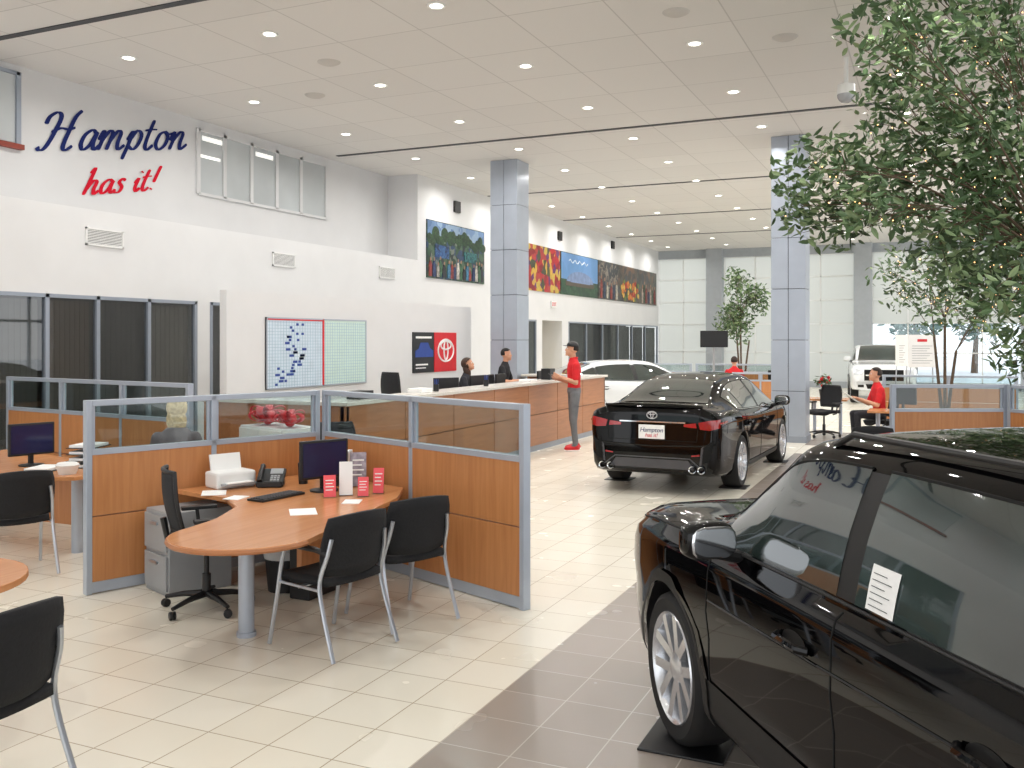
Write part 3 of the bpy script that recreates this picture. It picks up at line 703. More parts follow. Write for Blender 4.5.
for i in range(3):
    p=onfloor(333+i*7,484,DZ); tg=MB().bx(-.018,.018,-.12,.12,0,.27).build('binder',['white','black','white'][i],loc=(p.x,p.y,DZ),bevel=.003); tg.rotation_euler=(0,0,R(20))
    tag(tg,['white binder, leftmost of three upright by the monitor','black binder, middle of three upright by the monitor','white binder, rightmost of three upright by the monitor'][i],'binder')
for i,(u,v,a) in enumerate([(214,493,40),(303,512,40),(236,498,10),(352,502,25)]):
    p=onfloor(u,v,DZ); k=.7 if i>1 else 1
    tg=MB().bx(-.09*k,.09*k,-.12*k,.12*k,0,.003+.0005*i).build('paper_sheet','paper',loc=(p.x,p.y,DZ+.0002)); tg.rotation_euler=(0,0,R(a))
    tag(tg,['white paper sheet beside the desk phone','white paper sheet in front of the keyboard','small white note near the front edge of the desk by the office chair','small white leaflet lying before the pink leaflets'][i],'paper')
for i,(x,y,h) in enumerate([(-7.35,5.95,.05),(-7.2,6.3,.12)]):
    t=thing('paper_tray',['low stack of papers on the left edge desk','tall letter tray with papers on the left edge desk'][i],'paper tray',(x,y,DZ),R(20))
    b=MB()
    for k in range(1+3*i): b.bx(-.13,.13,-.17,.17,k*.06,k*.06+.006)
    b.build('shelf','black',t); b=MB()
    for k in range(1+3*i): b.bx(-.11,.11,-.15,.15,k*.06+.007,k*.06+.03)
    b.build('papers','paper',t)
tg=MB().lathe([(.0,0),(.07,0),(.1,.08),(.08,.1),(.0,.1)],16).build('tape_dispenser','white',loc=(-6.95,5.85,DZ),smooth=True); tag(tg,'white round tape dispenser at the left desk end','dispenser')
t=thing('storage_cabinet','low white storage cabinet behind the main cubicle glass','cabinet',(-6.1,7.7,0),R(-20))
MB().bx(-.4,.4,-.22,.22,0,1.02).build('body','white',t,bevel=.005)
for s_ in (-1,1):
    d=MB().bx(-.39 if s_<0 else .005,-.005 if s_<0 else .39,-.24,-.22,.05,1.0).build('door','white',t,bevel=.003); MB().bx(s_*.05-.01,s_*.05+.01,-.255,-.24,.5,.62).build('handle','steel',d)
def bow(lab,loc,sc_):
    t=thing('gift_bow',lab,'gift bow',loc)
    for k in range(9):
        a=2*PI*k/9; el=.5 if k%2 else .15
        d=Vector((math.cos(a)*math.cos(el),math.sin(a)*math.cos(el),math.sin(el))); pts=[]
        sidev=Vector((-math.sin(a),math.cos(a),0)); up=d.cross(sidev)
        for i in range(13):
            th=2*PI*i/12; pts.append(Vector((0,0,.08))+d*(.5-.5*math.cos(th))*sc_+up*math.sin(th)*.28*sc_)
        g=[[q-sidev*.12*sc_*1.6 for q in pts],[q+sidev*.12*sc_*1.6 for q in pts]]
        MB().grid(g).build('loop','red',t,smooth=True,solid=.006,fix=False)
    MB().ell((0,0,.08),(.06,.06,.08)).build('knot','red',t,smooth=True)
bow('large red gift bow on the storage cabinet',(-6.29,7.75,1.02),.20); bow('smaller red gift bow at the right end of the storage cabinet',(-5.9,7.61,1.02),.16)
# counter items
def cpos(u,X): 
    d=930*(-X/CA)/(933-u); return (d+X*SA)/CA
for i,(u,X) in enumerate([(446,-6.95),(478,-6.95),(500,-6.9),(540,-6.9)]):
    q=monitor('black monitor behind the reception counter, %s from the left'%ORD[i],(X,cpos(u,X),.76+.16),R([60,80,95,100][i]+180)); MB().bx(-.15,.15,-.12,.12,-.16,0).build('riser','black',q)
for i,(u,m,s_,l) in enumerate([(360,'black',(.2,.3,.10),'flat black tray at the left end of the reception counter'),(420,'paper',(.22,.3,.06),'white paper stack on the reception counter by the emblem poster'),(548,'black',(.18,.24,.2),'black box-shaped printer on the counter near the standing man'),(528,'paper',(.22,.3,.04),'white forms on the counter left of the standing man')]):
    tg=MB().bx(-s_[0]/2,s_[0]/2,-s_[1]/2,s_[1]/2,0,s_[2]).build('counter_tray' if i==0 else ('paper_stack' if m=='paper' else 'label_printer'),m,loc=(-6.4,cpos(u,-6.4),1.18),bevel=.006); tag(tg,l,'tray' if i==0 else('paper' if m=='paper' else 'printer'))
for i,u in enumerate([436,486,570]):
    t=thing('pen_cup',['dark pen cup on the counter below the red poster','dark pen cup on the counter between the two staff','dark pen cup on the counter behind the standing man'][i],'pen cup',(-6.35,cpos(u,-6.35),1.18))
    MB().lathe([(0,0),(.04,0),(.04,.1),(.035,.1),(.035,.01),(0,.01)],14).build('cup','black',t,smooth=True)
    b=MB()
    for k in range(4): b.tube([(.01*k-.015,0,.012),(.018*k-.03,.02*(k%2),.17)],.004,5)
    b.build('pens','bluebit',t)
# ---------------------------------------------------------------- cars
def hermite(pts):
    pts=sorted(pts); xs=[p[0] for p in pts]; ys=[p[1] for p in pts]; n=len(xs)
    dl=[(ys[i+1]-ys[i])/(xs[i+1]-xs[i]) for i in range(n-1)]; m=[dl[0]]+[0 if dl[i-1]*dl[i]<=0 else 2*dl[i-1]*dl[i]/(dl[i-1]+dl[i]) for i in range(1,n-1)]+[dl[-1]]
    def f(x):
        if x<=xs[0]: return ys[0]
        if x>=xs[-1]: return ys[-1]
        i=0
        while x>xs[i+1]: i+=1
        h=xs[i+1]-xs[i]; t=(x-xs[i])/h
        return (2*t**3-3*t*t+1)*ys[i]+(t**3-2*t*t+t)*h*m[i]+(-2*t**3+3*t*t)*ys[i+1]+(t**3-t*t)*h*m[i+1]
    return f
def car(name,label,loc,rz,C,paint,detail=2):
    t=thing(name,label,'car',loc,rz)
    T_,B_,W_,R_,Z_=[hermite(C[k]) for k in 'TBWRZ']; ytail,ynose=C['T'][0][0],C['T'][-1][0]
    wr=C['wr']; ya,yr=C['ax']; ee=C.get('edge',.085)
    ys=set(); n=70
    for i in range(n+1):
        s_=i/n; ys.add(round(ytail+(ynose-ytail)*(s_),4))
    for e in (.01,.025,.05,.08): ys.add(ytail+e); ys.add(ynose-e)
    for k in 'TWR':
        for p in C[k]: ys.add(p[0])
    ys=sorted(y for y in ys if ytail<=y<=ynose)
    def sect(y):
        W,B,T,Rr,zb=W_(y),B_(y),T_(y),R_(y),Z_(y); B=min(B,T-.02)
        e=min(ee,max(.012,(T-B)*.4)); mid=zb+.52*(B-zb)
        bx_=W-.055; Rr=min(Rr,bx_-.01)
        pts=[(0,zb),(W*.5,zb),(W-.16,zb),(W-.07,zb+.02),(W-.03,zb+.09),(W-.014,mid-.12),(W-.014,mid),(W,mid+.12),(W-.004,B-.09),(W-.02,B-.03),(bx_,B)]
        ez=T-e
        for q in (.25,.5,.75): pts.append((bx_+(Rr-bx_)*q+.02*math.sin(PI*q),B+(ez-B)*q))
        pts+=[(Rr,ez),(Rr-.03,T-e*.62),(Rr-.09,T-e*.33),(Rr*.6,T-e*.12),(Rr*.3,T-e*.03),(0,T)]
        return pts
    P=[]
    for y in ys:
        h=sect(y); full=[(x,y,z) for x,z in h]+[(-x,y,z) for x,z in h[-2:0:-1]]; P.append(full+[full[0]])
    b=MB().grid(P); m=len(P[0])-1
    b.add(P[0][:m],[tuple(range(m))]); b.add(P[-1][:m],[tuple(range(m-1,-1,-1))])
    body=b.build('body',paint,t,smooth=False)
    me=body.data; bm=bmesh.new(); bm.from_mesh(me); bvh=BVHTree.FromBMesh(bm); bm.free()
    me.materials.append(M['clad'])
    cb=MB()
    for y in (ya,yr):
        for s_ in (-1,1):
            Mx=Matrix.Translation((s_*.86,y,wr))@Matrix.Rotation(R(90),4,'Y'); cb.lathe([(wr+.05,-.28),(wr+.05,.4)],40,Mx)
    co=cb.build('cut',paint,None); co.data.materials.append(M['clad'])
    for p in co.data.polygons: p.material_index=1
    co.matrix_world=Matrix.Identity(4); body.parent=None
    md=body.modifiers.new('x','BOOLEAN'); md.object=co; md.operation='DIFFERENCE'; md.solver='EXACT'
    bpy.context.view_layer.update(); dg=bpy.context.evaluated_depsgraph_get(); nm=bpy.data.meshes.new_from_object(body.evaluated_get(dg))
    body.modifiers.clear(); body.data=nm; bpy.data.objects.remove(co); body.parent=t
    for p in nm.polygons: p.use_smooth=True
    nm.set_sharp_from_angle(angle=R(38))
    def cast(ax,a,c,off=.006):
        if ax=='L': o,d=Vector((-3,a,c)),Vector((1,0,0))
        elif ax=='R': o,d=Vector((3,a,c)),Vector((-1,0,0))
        elif ax=='B': o,d=Vector((a,-6,c)),Vector((0,1,0))
        elif ax=='F': o,d=Vector((a,6,c)),Vector((0,-1,0))
        else: o,d=Vector((a,c,4)),Vector((0,0,-1))
        h=bvh.ray_cast(o,d)
        if h[0] is None:
            q=o+d*(3 if ax in 'LR' else 4); h=bvh.find_nearest(q)
        nn=h[1]; 
        if nn.dot(d)>0: nn=-nn
        return h[0]+nn*off
    def resamp(c,n):
        c=[Vector(q) for q in c]; L=[0]
        for i in range(1,len(c)): L.append(L[-1]+(c[i]-c[i-1]).length)
        out=[]
        for k in range(n+1):
            s_=L[-1]*k/n; i=0
            while i<len(L)-2 and s_>L[i+1]: i+=1
            f=0 if L[i+1]==L[i] else (s_-L[i])/(L[i+1]-L[i]); out.append(c[i].lerp(c[i+1],min(1,f)))
        return out
    def patch(nm_,ax,c0,c1,m_,nu=16,nv=8,off=.006,par=None):
        a=resamp(c0,nu); c=resamp(c1,nu); G=[[cast(ax,*(a[i].lerp(c[i],j/nv)),off) for i in range(nu+1)] for j in range(nv+1)]
        o=MB().grid(G).build(nm_,m_,par or t,fix=False)
        for p in o.data.polygons: p.use_smooth=True
        return o
    def line(nm_,ax,c,r,m_,n=24,off=.002,par=None):
        return MB().tube([cast(ax,q[0],q[1],off) for q in resamp(c,n)],r,6).build(nm_,m_,par or t,smooth=True)
    for ax in ('L','R'):
        for k,(a,c) in enumerate(C['win']):
            N=14; yy=[a+(c-a)*i/N for i in range(N+1)]
            lo=[(y,B_(y)+.03) for y in yy]; hi=[(y,max(B_(y)+.035,T_(y)-min(ee,(T_(y)-B_(y))*.4)-.02)) for y in yy]
            G=[[cast(ax,lo[i][0],lo[i][1]+(hi[i][1]-lo[i][1])*j/8,.005) for i in range(N+1)] for j in range(9)]
            o=MB().grid(G).build('side_window','cglassd',t,fix=False)
            for p in o.data.polygons: p.use_smooth=True
            line('window_seal',ax,hi,.006,'gap',16,.003)
        yy=[C['win'][0][0]+.03-(C['win'][0][0]+.03-C['win'][-1][1])*i/20 for i in range(21)]
        line('window_trim',ax,[(y,B_(y)+.018) for y in yy],.007,C.get('trim','clad'),20,.004)
        for (q0,q1) in zip(C['win'][:-1],C['win'][1:]):
            y_a,y_b=q0[1],q1[0]; f=lambda y:[(y,B_(y)+.03),(y,T_(y)-ee-.03)]
            patch('pillar_cover',ax,f(y_a+.01),f(y_b-.01),'clad',8,2,.003)
        for c in C['seams']: line('shut_line',ax,c,.0045,'gap',30,-.001)
        for (y,z) in C['handles']:
            s_=-1 if ax=='L' else 1; c=cast(ax,y,z,.0)
            th=[(y+.085*math.cos(PI-PI*i/12),z-.04*math.sin(PI*i/12)) for i in range(13)]; tt=[(y+.085*math.cos(PI-PI*i/12),z+.04*math.sin(PI*i/12)) for i in range(13)]
            patch('door_handle_cup',ax,th,tt,'clad',12,4,.002)
            MB().tube([c+Vector((s_*.005,-.105,0)),c+Vector((s_*.034,-.08,.003)),c+Vector((s_*.036,.07,.003)),c+Vector((s_*.006,.105,0))],.015,8).build('door_handle',paint,t,smooth=True)
        ysl=[yr+wr+.08+(ya-yr-2*wr-.16)*i/12 for i in range(13)]
        patch('sill',ax,[(y,Z_(y)+.05) for y in ysl],[(y,Z_(y)+.05+C.get('sillh',.1)) for y in ysl],C.get('sillm','clad'),12,4,.006)
        for y in (ya,yr):
            if C.get('arch'):
                pts=[];p2=[]
                for k in range(37):
                    th=R(-12+204*k/36); q=max(abs(math.cos(th)),abs(math.sin(th)),.92*(abs(math.cos(th))+abs(math.sin(th)))/1.12)
                    ro=(wr+.105)*(1+.0*q)/max(q,.8)**.55
                    pts.append((y+ro*math.cos(th),wr+ro*math.sin(th))); p2.append((y+(wr+.052)*math.cos(th),wr+(wr+.052)*math.sin(th)))
                G=[[cast(ax,*(Vector(pts[i]).lerp(Vector(p2[i]),j/3)),.014) for i in range(37)] for j in range(4)]
                o=MB().grid(G).build('arch_cladding','clad',t,fix=False)
        s_=-1 if ax=='L' else 1; my,mz=C['mirror']; c=cast(ax,my,mz,0)
        mo=MB().ell((0,0,0),(.112,.06,.075),22,14,Matrix.Translation(c+Vector((s_*.15,-.01,.075)))@Matrix.Rotation(R(-8*s_),4,'Z'),sq=.6).build('mirror',paint,t,smooth=True)
        MB().tube([c+Vector((-s_*.02,0,-.01)),c+Vector((s_*.10,-.01,.02))],.025,8).build('mirror_arm','clad',mo)
        MB().ell((0,0,0),(.100,.006,.064),20,8,Matrix.Translation(c+Vector((s_*.15,-.012,.075)))@Matrix.Rotation(R(-8*s_),4,'Z')@Matrix.Translation((0,-.058,0)),sq=.6).build('mirror_glass',M['chrome'],mo,smooth=True)
    cw=C['shield']; patch('windshield','T',[(-cw[1],cw[0]),(cw[1],cw[0])],[(-cw[3],cw[2]),(cw[3],cw[2])],'cglassd',16,12,.006)
    cw=C['rear']; patch('rear_window','T',[(-cw[1],cw[0]),(cw[1],cw[0])],[(-cw[3],cw[2]),(cw[3],cw[2])],'cglassd',16,12,.006)
    for s_ in (-1,1):
        for (nm_,ax,c0,c1,mm_) in C['faces']:
            patch(nm_,ax,[(s_*x,z) for x,z in c0],[(s_*x,z) for x,z in c1],mm_,14,6,.007)
    for (nm_,ax,c0,c1,mm_) in C.get('front',[]): patch(nm_,ax,c0,c1,mm_,20,8,.008)
    for y in (ya,yr):
        for s_ in (-1,1):
            X=C['track']; Mx=Matrix.Translation((s_*X,y,wr))@Matrix.Rotation(R(90)*s_,4,'Y')
            k=wr
            prof=[(k*.70,-.11),(k*.9,-.115),(k*.97,-.10),(k,-.07),(k,.07),(k*.97,.10),(k*.9,.115),(k*.74,.105),(k*.72,.09)]
            tw=MB().lathe(prof,40,Mx,caps=False).build('wheel','rubber',t,smooth=True)
            rb=MB().lathe([(k*.74,.102),(k*.725,.112),(k*.69,.10),(k*.66,.085),(k*.64,.0),(k*.64,-.09)],40,Mx,caps=False); ns=C.get('spokes',5)
            for j in range(ns):
                for dlt in (-.16,.16):
                    a=2*PI*j/ns+.2
                    S_=Mx@Matrix.Rotation(a,4,'Z')
                    i0,i1=dlt*k*.5,dlt*k*1.3; h0,h1=.024,.024
                    rb.add([(k*.1,i0-h0,.085),(k*.1,i0+h0,.085),(k*.70,i1+h1,.104),(k*.70,i1-h1,.104),
                            (k*.1,i0-h0,.045),(k*.1,i0+h0,.045),(k*.70,i1+h1,.06),(k*.70,i1-h1,.06)],
                            [(0,1,2,3),(7,6,5,4),(0,4,5,1),(1,5,6,2),(2,6,7,3),(3,7,4,0)],S_)
            rb.lathe([(k*.22,.05),(k*.22,.085),(k*.12,.1),(0,.1)],20,Mx); rb.build('rim','alloy',tw,smooth=True)
            MB().lathe([(k*.6,-.03),(k*.6,.0),(0,.0)],30,Mx).build('brake_disc','clad',tw)
    return t,cast,patch,line
SUV=dict(T=[(-2.27,.72),(-2.24,.98),(-2.17,1.14),(-2.02,1.42),(-1.85,1.53),(-1.0,1.58),(-.3,1.59),(.15,1.58),(.42,1.545),(.62,1.43),(1.08,1.13),(1.3,1.085),(1.75,1.055),(2.05,1.01),(2.18,.93),(2.25,.70)],
 B=[(-2.27,.7),(-2.2,.95),(-1.9,1.07),(-1,1.05),(0,1.035),(.7,1.02),(1.2,1.0),(1.8,.965),(2.1,.90),(2.25,.66)],
 W=[(-2.27,.78),(-2.2,.86),(-2,.90),(-1.35,.92),(0,.91),(1.35,.92),(1.8,.90),(2.05,.85),(2.18,.77),(2.25,.68)],
 R=[(-2.27,.55),(-2.1,.66),(-1.7,.68),(-.3,.71),(.2,.705),(.6,.715),(1.0,.77),(1.6,.79),(2.1,.72),(2.25,.55)],
 Z=[(-2.27,.4),(-1.9,.25),(0,.22),(1.9,.24),(2.25,.36)],edge=.09,
 wr=.35,ax=(1.345,-1.345),track=.79,win=[(.84,-.06),(-.17,-1.0),(-1.08,-1.78)],shield=(1.05,.70,.46,.60),rear=(-2.14,.52,-1.95,.5),trim='clad',
 seams=[[(.88,.36),(.88,.75),(.86,1.0)],[(-.12,.34),(-.12,.7),(-.12,1.03)],[(-1.1,1.03),(-1.12,.85),(-.98,.55),(-.92,.36)],[(.88,.33),(-.9,.33)],[(.88,1.025),(1.2,1.015),(1.7,.99),(2.0,.95)]],
 handles=[(.12,.86),(-.86,.88)],mirror=(.66,1.03),arch=True,sillh=.18,spokes=5,
 faces=[('headlamp','F',[(.45,.74),(.76,.72)],[(.45,.83),(.78,.86)],'lamp'),('tail_lamp','B',[(.5,.86),(.78,.86)],[(.5,.96),(.78,.96)],'tail')],
 front=[('grille','F',[(-.4,.45),(.4,.45)],[(-.42,.66),(.42,.66)],'clad')])
suv,cast,patch,line=car('suv','glossy black SUV in the right foreground with paper on its window',(.377,3.737,0),R(35),SUV,'cpaint')
for s_ in (-1,1):
    MB().tube([(s_*.675,.25,1.52),(s_*.68,.12,1.57),(s_*.68,-1.4,1.57),(s_*.66,-1.75,1.51)],.012,8).build('roof_rail','black',suv,smooth=True)
line('body_crease','L',[(.86,.80),(0,.83),(-1.0,.88)],.006,'cpaint',30,.0); line('body_crease','R',[(.86,.80),(0,.83),(-1.0,.88)],.006,'cpaint',30,.0)
st=patch('window_sticker','L',[(-.235,1.075),(-.38,1.075)],[(-.235,1.21),(-.38,1.21)],'paper',4,4,.009)
b=MB()
for i in range(6): 
    a=cast('L',-.25,1.09+i*.019,.011); c=cast('L',-.35+.03*(i%2),1.09+i*.019,.011); b.tube([a,c],.0013,4)
b.build('sticker_print','joint',st)
tg=MB().bx(-.2,.2,-.2,.2,0,.012).build('floor_mat','black',loc=(-1.05,4.36,0.0),bevel=.004); tag(tg,'square black floor mat under the near front wheel of the SUV','mat')
SED=dict(T=[(-2.45,.62),(-2.435,.80),(-2.42,1.02),(-2.39,1.09),(-2.30,1.085),(-1.98,1.10),(-1.5,1.27),(-1.1,1.39),(-.6,1.435),(-.1,1.44),(.3,1.41),(.7,1.26),(1.15,1.04),(1.6,.96),(2.1,.86),(2.35,.72),(2.44,.55)],
 B=[(-2.45,.6),(-2.42,.96),(-2.3,1.01),(-1.9,1.02),(-1.2,.98),(0,.94),(.9,.93),(1.4,.91),(2.0,.8),(2.3,.66),(2.44,.5)],
 W=[(-2.45,.70),(-2.43,.76),(-2.38,.81),(-2.25,.85),(-1.9,.88),(-1.4,.90),(0,.89),(1.4,.90),(1.9,.86),(2.2,.75),(2.4,.5),(2.44,.4)],
 R=[(-2.45,.55),(-2.37,.66),(-2.2,.67),(-1.95,.66),(-1.4,.57),(-.9,.54),(-.1,.56),(.4,.59),(1.1,.7),(2.0,.68),(2.44,.3)],
 Z=[(-2.45,.30),(-2.3,.24),(-1.9,.2),(0,.17),(1.9,.18),(2.44,.28)],
 wr=.34,ax=(1.41,-1.41),track=.775,win=[(.86,-.14),(-.24,-1.12),(-1.17,-1.5)],shield=(1.1,.64,.42,.5),rear=(-1.92,.56,-1.18,.45),trim='chrome',
 seams=[[(.95,.3),(.95,.6),(.88,.93)],[(-.19,.28),(-.19,.93)],[(-1.25,.96),(-1.2,.75),(-1.0,.5),(-.95,.3)],[(.95,.27),(-.95,.27)]],
 handles=[(-.02,.8),(-1.0,.82)],mirror=(.78,.93),arch=False,sillh=.07,spokes=5,
 faces=[('tail_lamp','B',[(.60,.82),(.72,.81),(.82,.84)],[(.58,.90),(.72,.93),(.82,.94)],'tail'),('tail_lamp','B',[(.40,.845),(.56,.835)],[(.40,.875),(.55,.895)],'tail'),('headlamp','F',[(.4,.56),(.66,.6)],[(.4,.64),(.66,.72)],'lamp'),
        ('bumper_vent','B',[(.62,.40),(.72,.44)],[(.64,.60),(.77,.70)],'gap'),('bumper_trim','B',[(.60,.38),(.63,.40)],[(.62,.60),(.65,.62)],'greytrim'),('reflector','B',[(.50,.49),(.60,.50)],[(.50,.505),(.60,.52)],'tail')],
 front=[('diffuser','B',[(-.54,.33),(.54,.33)],[(-.46,.44),(.46,.44)],'greytrim'),('chrome_strip','B',[(-.42,.885),(.42,.885)],[(-.42,.90),(.42,.90)],'chrome')])
sed,cast,patch,line=car('sedan','glossy black sedan seen from behind in the middle of the showroom',(-3.07,13.58,0),R(-2),SED,'cpaint')
for s_ in (-1,1):
    line('tail_lamp_side','L' if s_<0 else 'R',[(-2.36,.89),(-2.15,.905)],.016,'tail',8,.0)
    for dx in (.0,.11):
        b=MB().lathe([(.034,.01),(.045,0),(.045,.14),(.036,.12),(.034,.01)],18,Matrix.Translation((s_*(.52+dx),-2.50,.335))@Matrix.Rotation(R(-90),4,'X'),caps=False); b.build('exhaust_tip','chrome',sed,smooth=True)
b=emblem(.13,0,0,0,.006)
pe=cast('B',0,.975,.012); bo=b.build('emblem','lamp',sed,smooth=True,loc=pe); bo.rotation_euler=(0,0,R(-90))
pp=cast('B',0,.77,.015); pl=MB().bx(-.165,.165,-.006,.012,-.085,.085).build('licence_plate','paper',sed,loc=pp,bevel=.003)
text_into('plate_lettering','Hampton',.078,'navy',pl,(0,-.009,.022),(R(90),0,0),.001,shear=.2); text_into('plate_lettering','has it!',.066,'redink',pl,(0,-.009,-.042),(R(90),0,0),.001,shear=.2)
line('shut_line','B',[(-.6,1.04),(-.56,.67),(.56,.67),(.6,1.04)],.004,'gap',40,-.001)
line('bumper_crease','B',[(-.78,.64),(-.6,.62),(0,.60),(.6,.62),(.78,.64)],.010,'cpaint',24,.0); line('bumper_crease','B',[(-.60,.36),(-.48,.46),(.48,.46),(.60,.36)],.008,'greytrim',24,.002)
MB().tube([(-.62,-2.38,1.085),(-.3,-2.44,1.105),(.3,-2.44,1.105),(.62,-2.38,1.085)],.016,8).build('boot_spoiler','cpaint',sed,smooth=True)
for i,(dx,dy) in enumerate([(-.78,-1.41),(.78,-1.41),(.78,1.41)]):
    a=R(-2); x=-3.07+dx*math.cos(a)-dy*math.sin(a); y=13.58+dx*math.sin(a)+dy*math.cos(a)
    tg=MB().bx(-.17,.17,-.17,.17,0,.01).build('floor_mat','black',loc=(x,y,0)); tag(tg,['black mat under the left rear wheel of the black sedan','black mat under the right rear wheel of the black sedan','black mat under the right front wheel of the black sedan'][i],'mat')
WC=dict(SED); WC['trim']='clad'; WC['front']=[]
WC['faces']=[('tail_lamp','B',[(.50,.86),(.80,.86)],[(.52,.95),(.80,.96)],'tail'),('headlamp','F',[(.4,.56),(.66,.6)],[(.4,.64),(.66,.72)],'lamp')]
car('sedan','white sedan parked behind the black sedan near the counter end',(-6.65,21.3,0),R(-44),WC,'wpaint')
TR=dict(SUV); TR.update(T=[(-2.27,.8),(-2.24,1.1),(-2.15,1.25),(-1.9,1.6),(-1.7,1.72),(-1.0,1.76),(-.3,1.77),(.05,1.75),(.35,1.65),(.85,1.28),(1.3,1.22),(1.9,1.18),(2.15,1.1),(2.22,.95),(2.25,.72)],
 B=[(-2.27,.78),(-2.2,1.1),(-1,1.2),(0,1.18),(.7,1.16),(1.2,1.12),(1.9,1.08),(2.15,1.0),(2.25,.68)],W=[(-2.27,.8),(-2.1,.88),(0,.92),(1.9,.93),(2.15,.88),(2.25,.78)],
 Z=[(-2.27,.45),(0,.32),(2.25,.42)],wr=.4,shield=(.85,.68,.15,.56),mirror=(.62,1.24),handles=[(.1,1.0),(-.86,1.02)],win=[(.66,-.06),(-.17,-1.0),(-1.08,-1.72)],
 seams=[[(.8,.45),(.72,1.16)],[(-.12,.45),(-.12,1.15)]],faces=[('headlamp','F',[(.58,.88),(.82,.86)],[(.58,1.02),(.82,1.04)],'lamp'),('fog_lamp','F',[(.55,.5),(.72,.5)],[(.55,.58),(.72,.58)],'clad')],
 front=[('grille','F',[(-.54,.70),(.54,.70)],[(-.54,1.02),(.54,1.02)],'gap'),('lower_grille','F',[(-.45,.46),(.45,.46)],[(-.5,.6),(.5,.6)],'gap')])
tk,cast,patch,line=car('suv','white SUV facing forward beyond the right column, by the far windows',(-1.55,31.6,0),R(186),TR,'wpaint')
line('grille_bar','F',[(-.5,.86),(.5,.86)],.025,'chrome',12,.01)
# ---------------------------------------------------------------- trees
def leaves(mb,c,rad,n,size,rnd):
    for _ in range(n):
        while True:
            q=Vector((rnd.uniform(-1,1),rnd.uniform(-1,1),rnd.uniform(-1,1)))
            if q.length<1: break
        p=Vector(c)+q*rad
        d=Vector((rnd.gauss(0,1),rnd.gauss(0,1),rnd.gauss(-.2,.7))).normalized(); s_=d.cross(Vector((rnd.gauss(0,1),rnd.gauss(0,1),rnd.gauss(0,1)))).normalized()
        nn=d.cross(s_); L=size*rnd.uniform(.7,1.25); w=L*.2
        o=len(mb.v); mb.v+=[p,p+d*L*.3+s_*w*.9+nn*w*.3,p+d*L*.65+s_*w*.8+nn*w*.3,p+d*L,p+d*L*.65-s_*w*.8+nn*w*.3,p+d*L*.3-s_*w*.9+nn*w*.3]; mb.f+=[(o,o+1,o+2,o+3),(o,o+3,o+4,o+5)]
def tree(label,base,clumps,rad,nl,size,seed,trunk_r=.05,fork=1.6,light=0,pot=True,br_=8):
    rnd=random.Random(seed); t=thing('indoor_tree',label,'tree',base); B=Vector(base)
    if pot:
        MB().lathe([(0,0),(.24,0),(.3,.5),(.32,.52),(.28,.52),(.27,.46),(0,.46)],24).build('planter','pot',t,smooth=True)
        MB().lathe([(.27,.462),(.1,.475),(0,.48)],16).build('soil','soil',t)
    tb=MB(); bulbs=MB(); l1=MB(); l2=MB()
    stems=3
    tips=[]
    for k in range(stems):
        a=2*PI*k/stems+.5; tip=Vector((math.cos(a)*.22,math.sin(a)*.22,fork+.3*k)); tips.append(tip)
        tb.tube(catmull([(math.cos(a)*.05,math.sin(a)*.05,.46 if pot else 0),(math.cos(a)*.12,math.sin(a)*.12,fork*.6),tuple(tip)],5),[trunk_r*(1-.35*i/10) for i in range(11)],8)
    br0=.0065 if light>1 else .008
    for (c,rs) in clumps:
        c=Vector(c)-B; tip=min(tips,key=lambda q:(q-c).length+rnd.random()*.3)
        mid=tip.lerp(c,.5)+Vector((rnd.gauss(0,.1),rnd.gauss(0,.1),.2+rnd.random()*.15))
        br=catmull([tuple(tip),tuple(mid),tuple(c)],7); m=len(br); tb.tube(br,[trunk_r*.26*(1-.7*i/(m-1)) for i in range(m)],6)
        for q in range(5):
            e=c+Vector((rnd.gauss(0,1),rnd.gauss(0,1),rnd.gauss(0,1))).normalized()*rad*rs*.95; st_=br[rnd.randint(m//2,m-1)]
            tb.tube([st_,st_.lerp(e,.5)+Vector((0,0,.03)),e],[.005,.004,.0025],5)
            if light: bulbs.ell(tuple(st_.lerp(e,rnd.random())),(br0,)*3,6,4)
        if light:
            for z in range(light): bulbs.ell(tuple(br[rnd.randint(1,m-1)]+Vector((rnd.gauss(0,.03),rnd.gauss(0,.03),rnd.gauss(0,.03)))),(br0,)*3,6,4)
            # foliage along the outer half of the branch too
            for z in range(m//2,m-1,2): leaves(l1,br[z],rad*.45,int(nl*.07),size,rnd)
        leaves(l1,c,rad*rs,int(nl*rs*.6),size,rnd); leaves(l2,c,rad*rs,int(nl*rs*.4),size,rnd)
    tb.build('trunk','bark',t,smooth=True); l1.build('foliage','leaf',t,fix=False); l2.build('foliage','leafl',t,fix=False)
    if light:
        bo=bulbs.build('string_lights','bulb',loc=base,fix=False); tag(bo,'tiny warm string lights wound through the big foreground tree' if light>1 else 'tiny warm string lights in the tree beyond the right desks','string lights',kind='stuff')
    return t
rnd=random.Random(3)
cl=[]
for (u,v) in [(960,40),(1003,18),(905,25),(878,12),(935,85),(1000,95),(885,105),(905,150),(845,165),(808,168),(800,205),(832,222),(862,205),(900,205),(950,160),(990,185),(930,235),(978,250),(1012,225),(1012,300),(968,285),(1018,350),(890,62),(1018,150),(960,-20),(1000,-40),(920,-30),(945,120),(872,165),(985,215),(950,255),(1005,55),(975,130),(1010,270)]:
    d=rnd.uniform(8.0,10.2); cl.append((spot(u,v,d),rnd.uniform(.75,1.1)))
for k in range(14):
    cl.append((spot(rnd.uniform(1050,1180),rnd.uniform(-60,330),rnd.uniform(8.5,11)),1.0))
tree('large leafy indoor tree with string lights at the right edge, above the black SUV',(1.2,10.6,0),cl,.36,165,.125,5,.05,1.9,2)
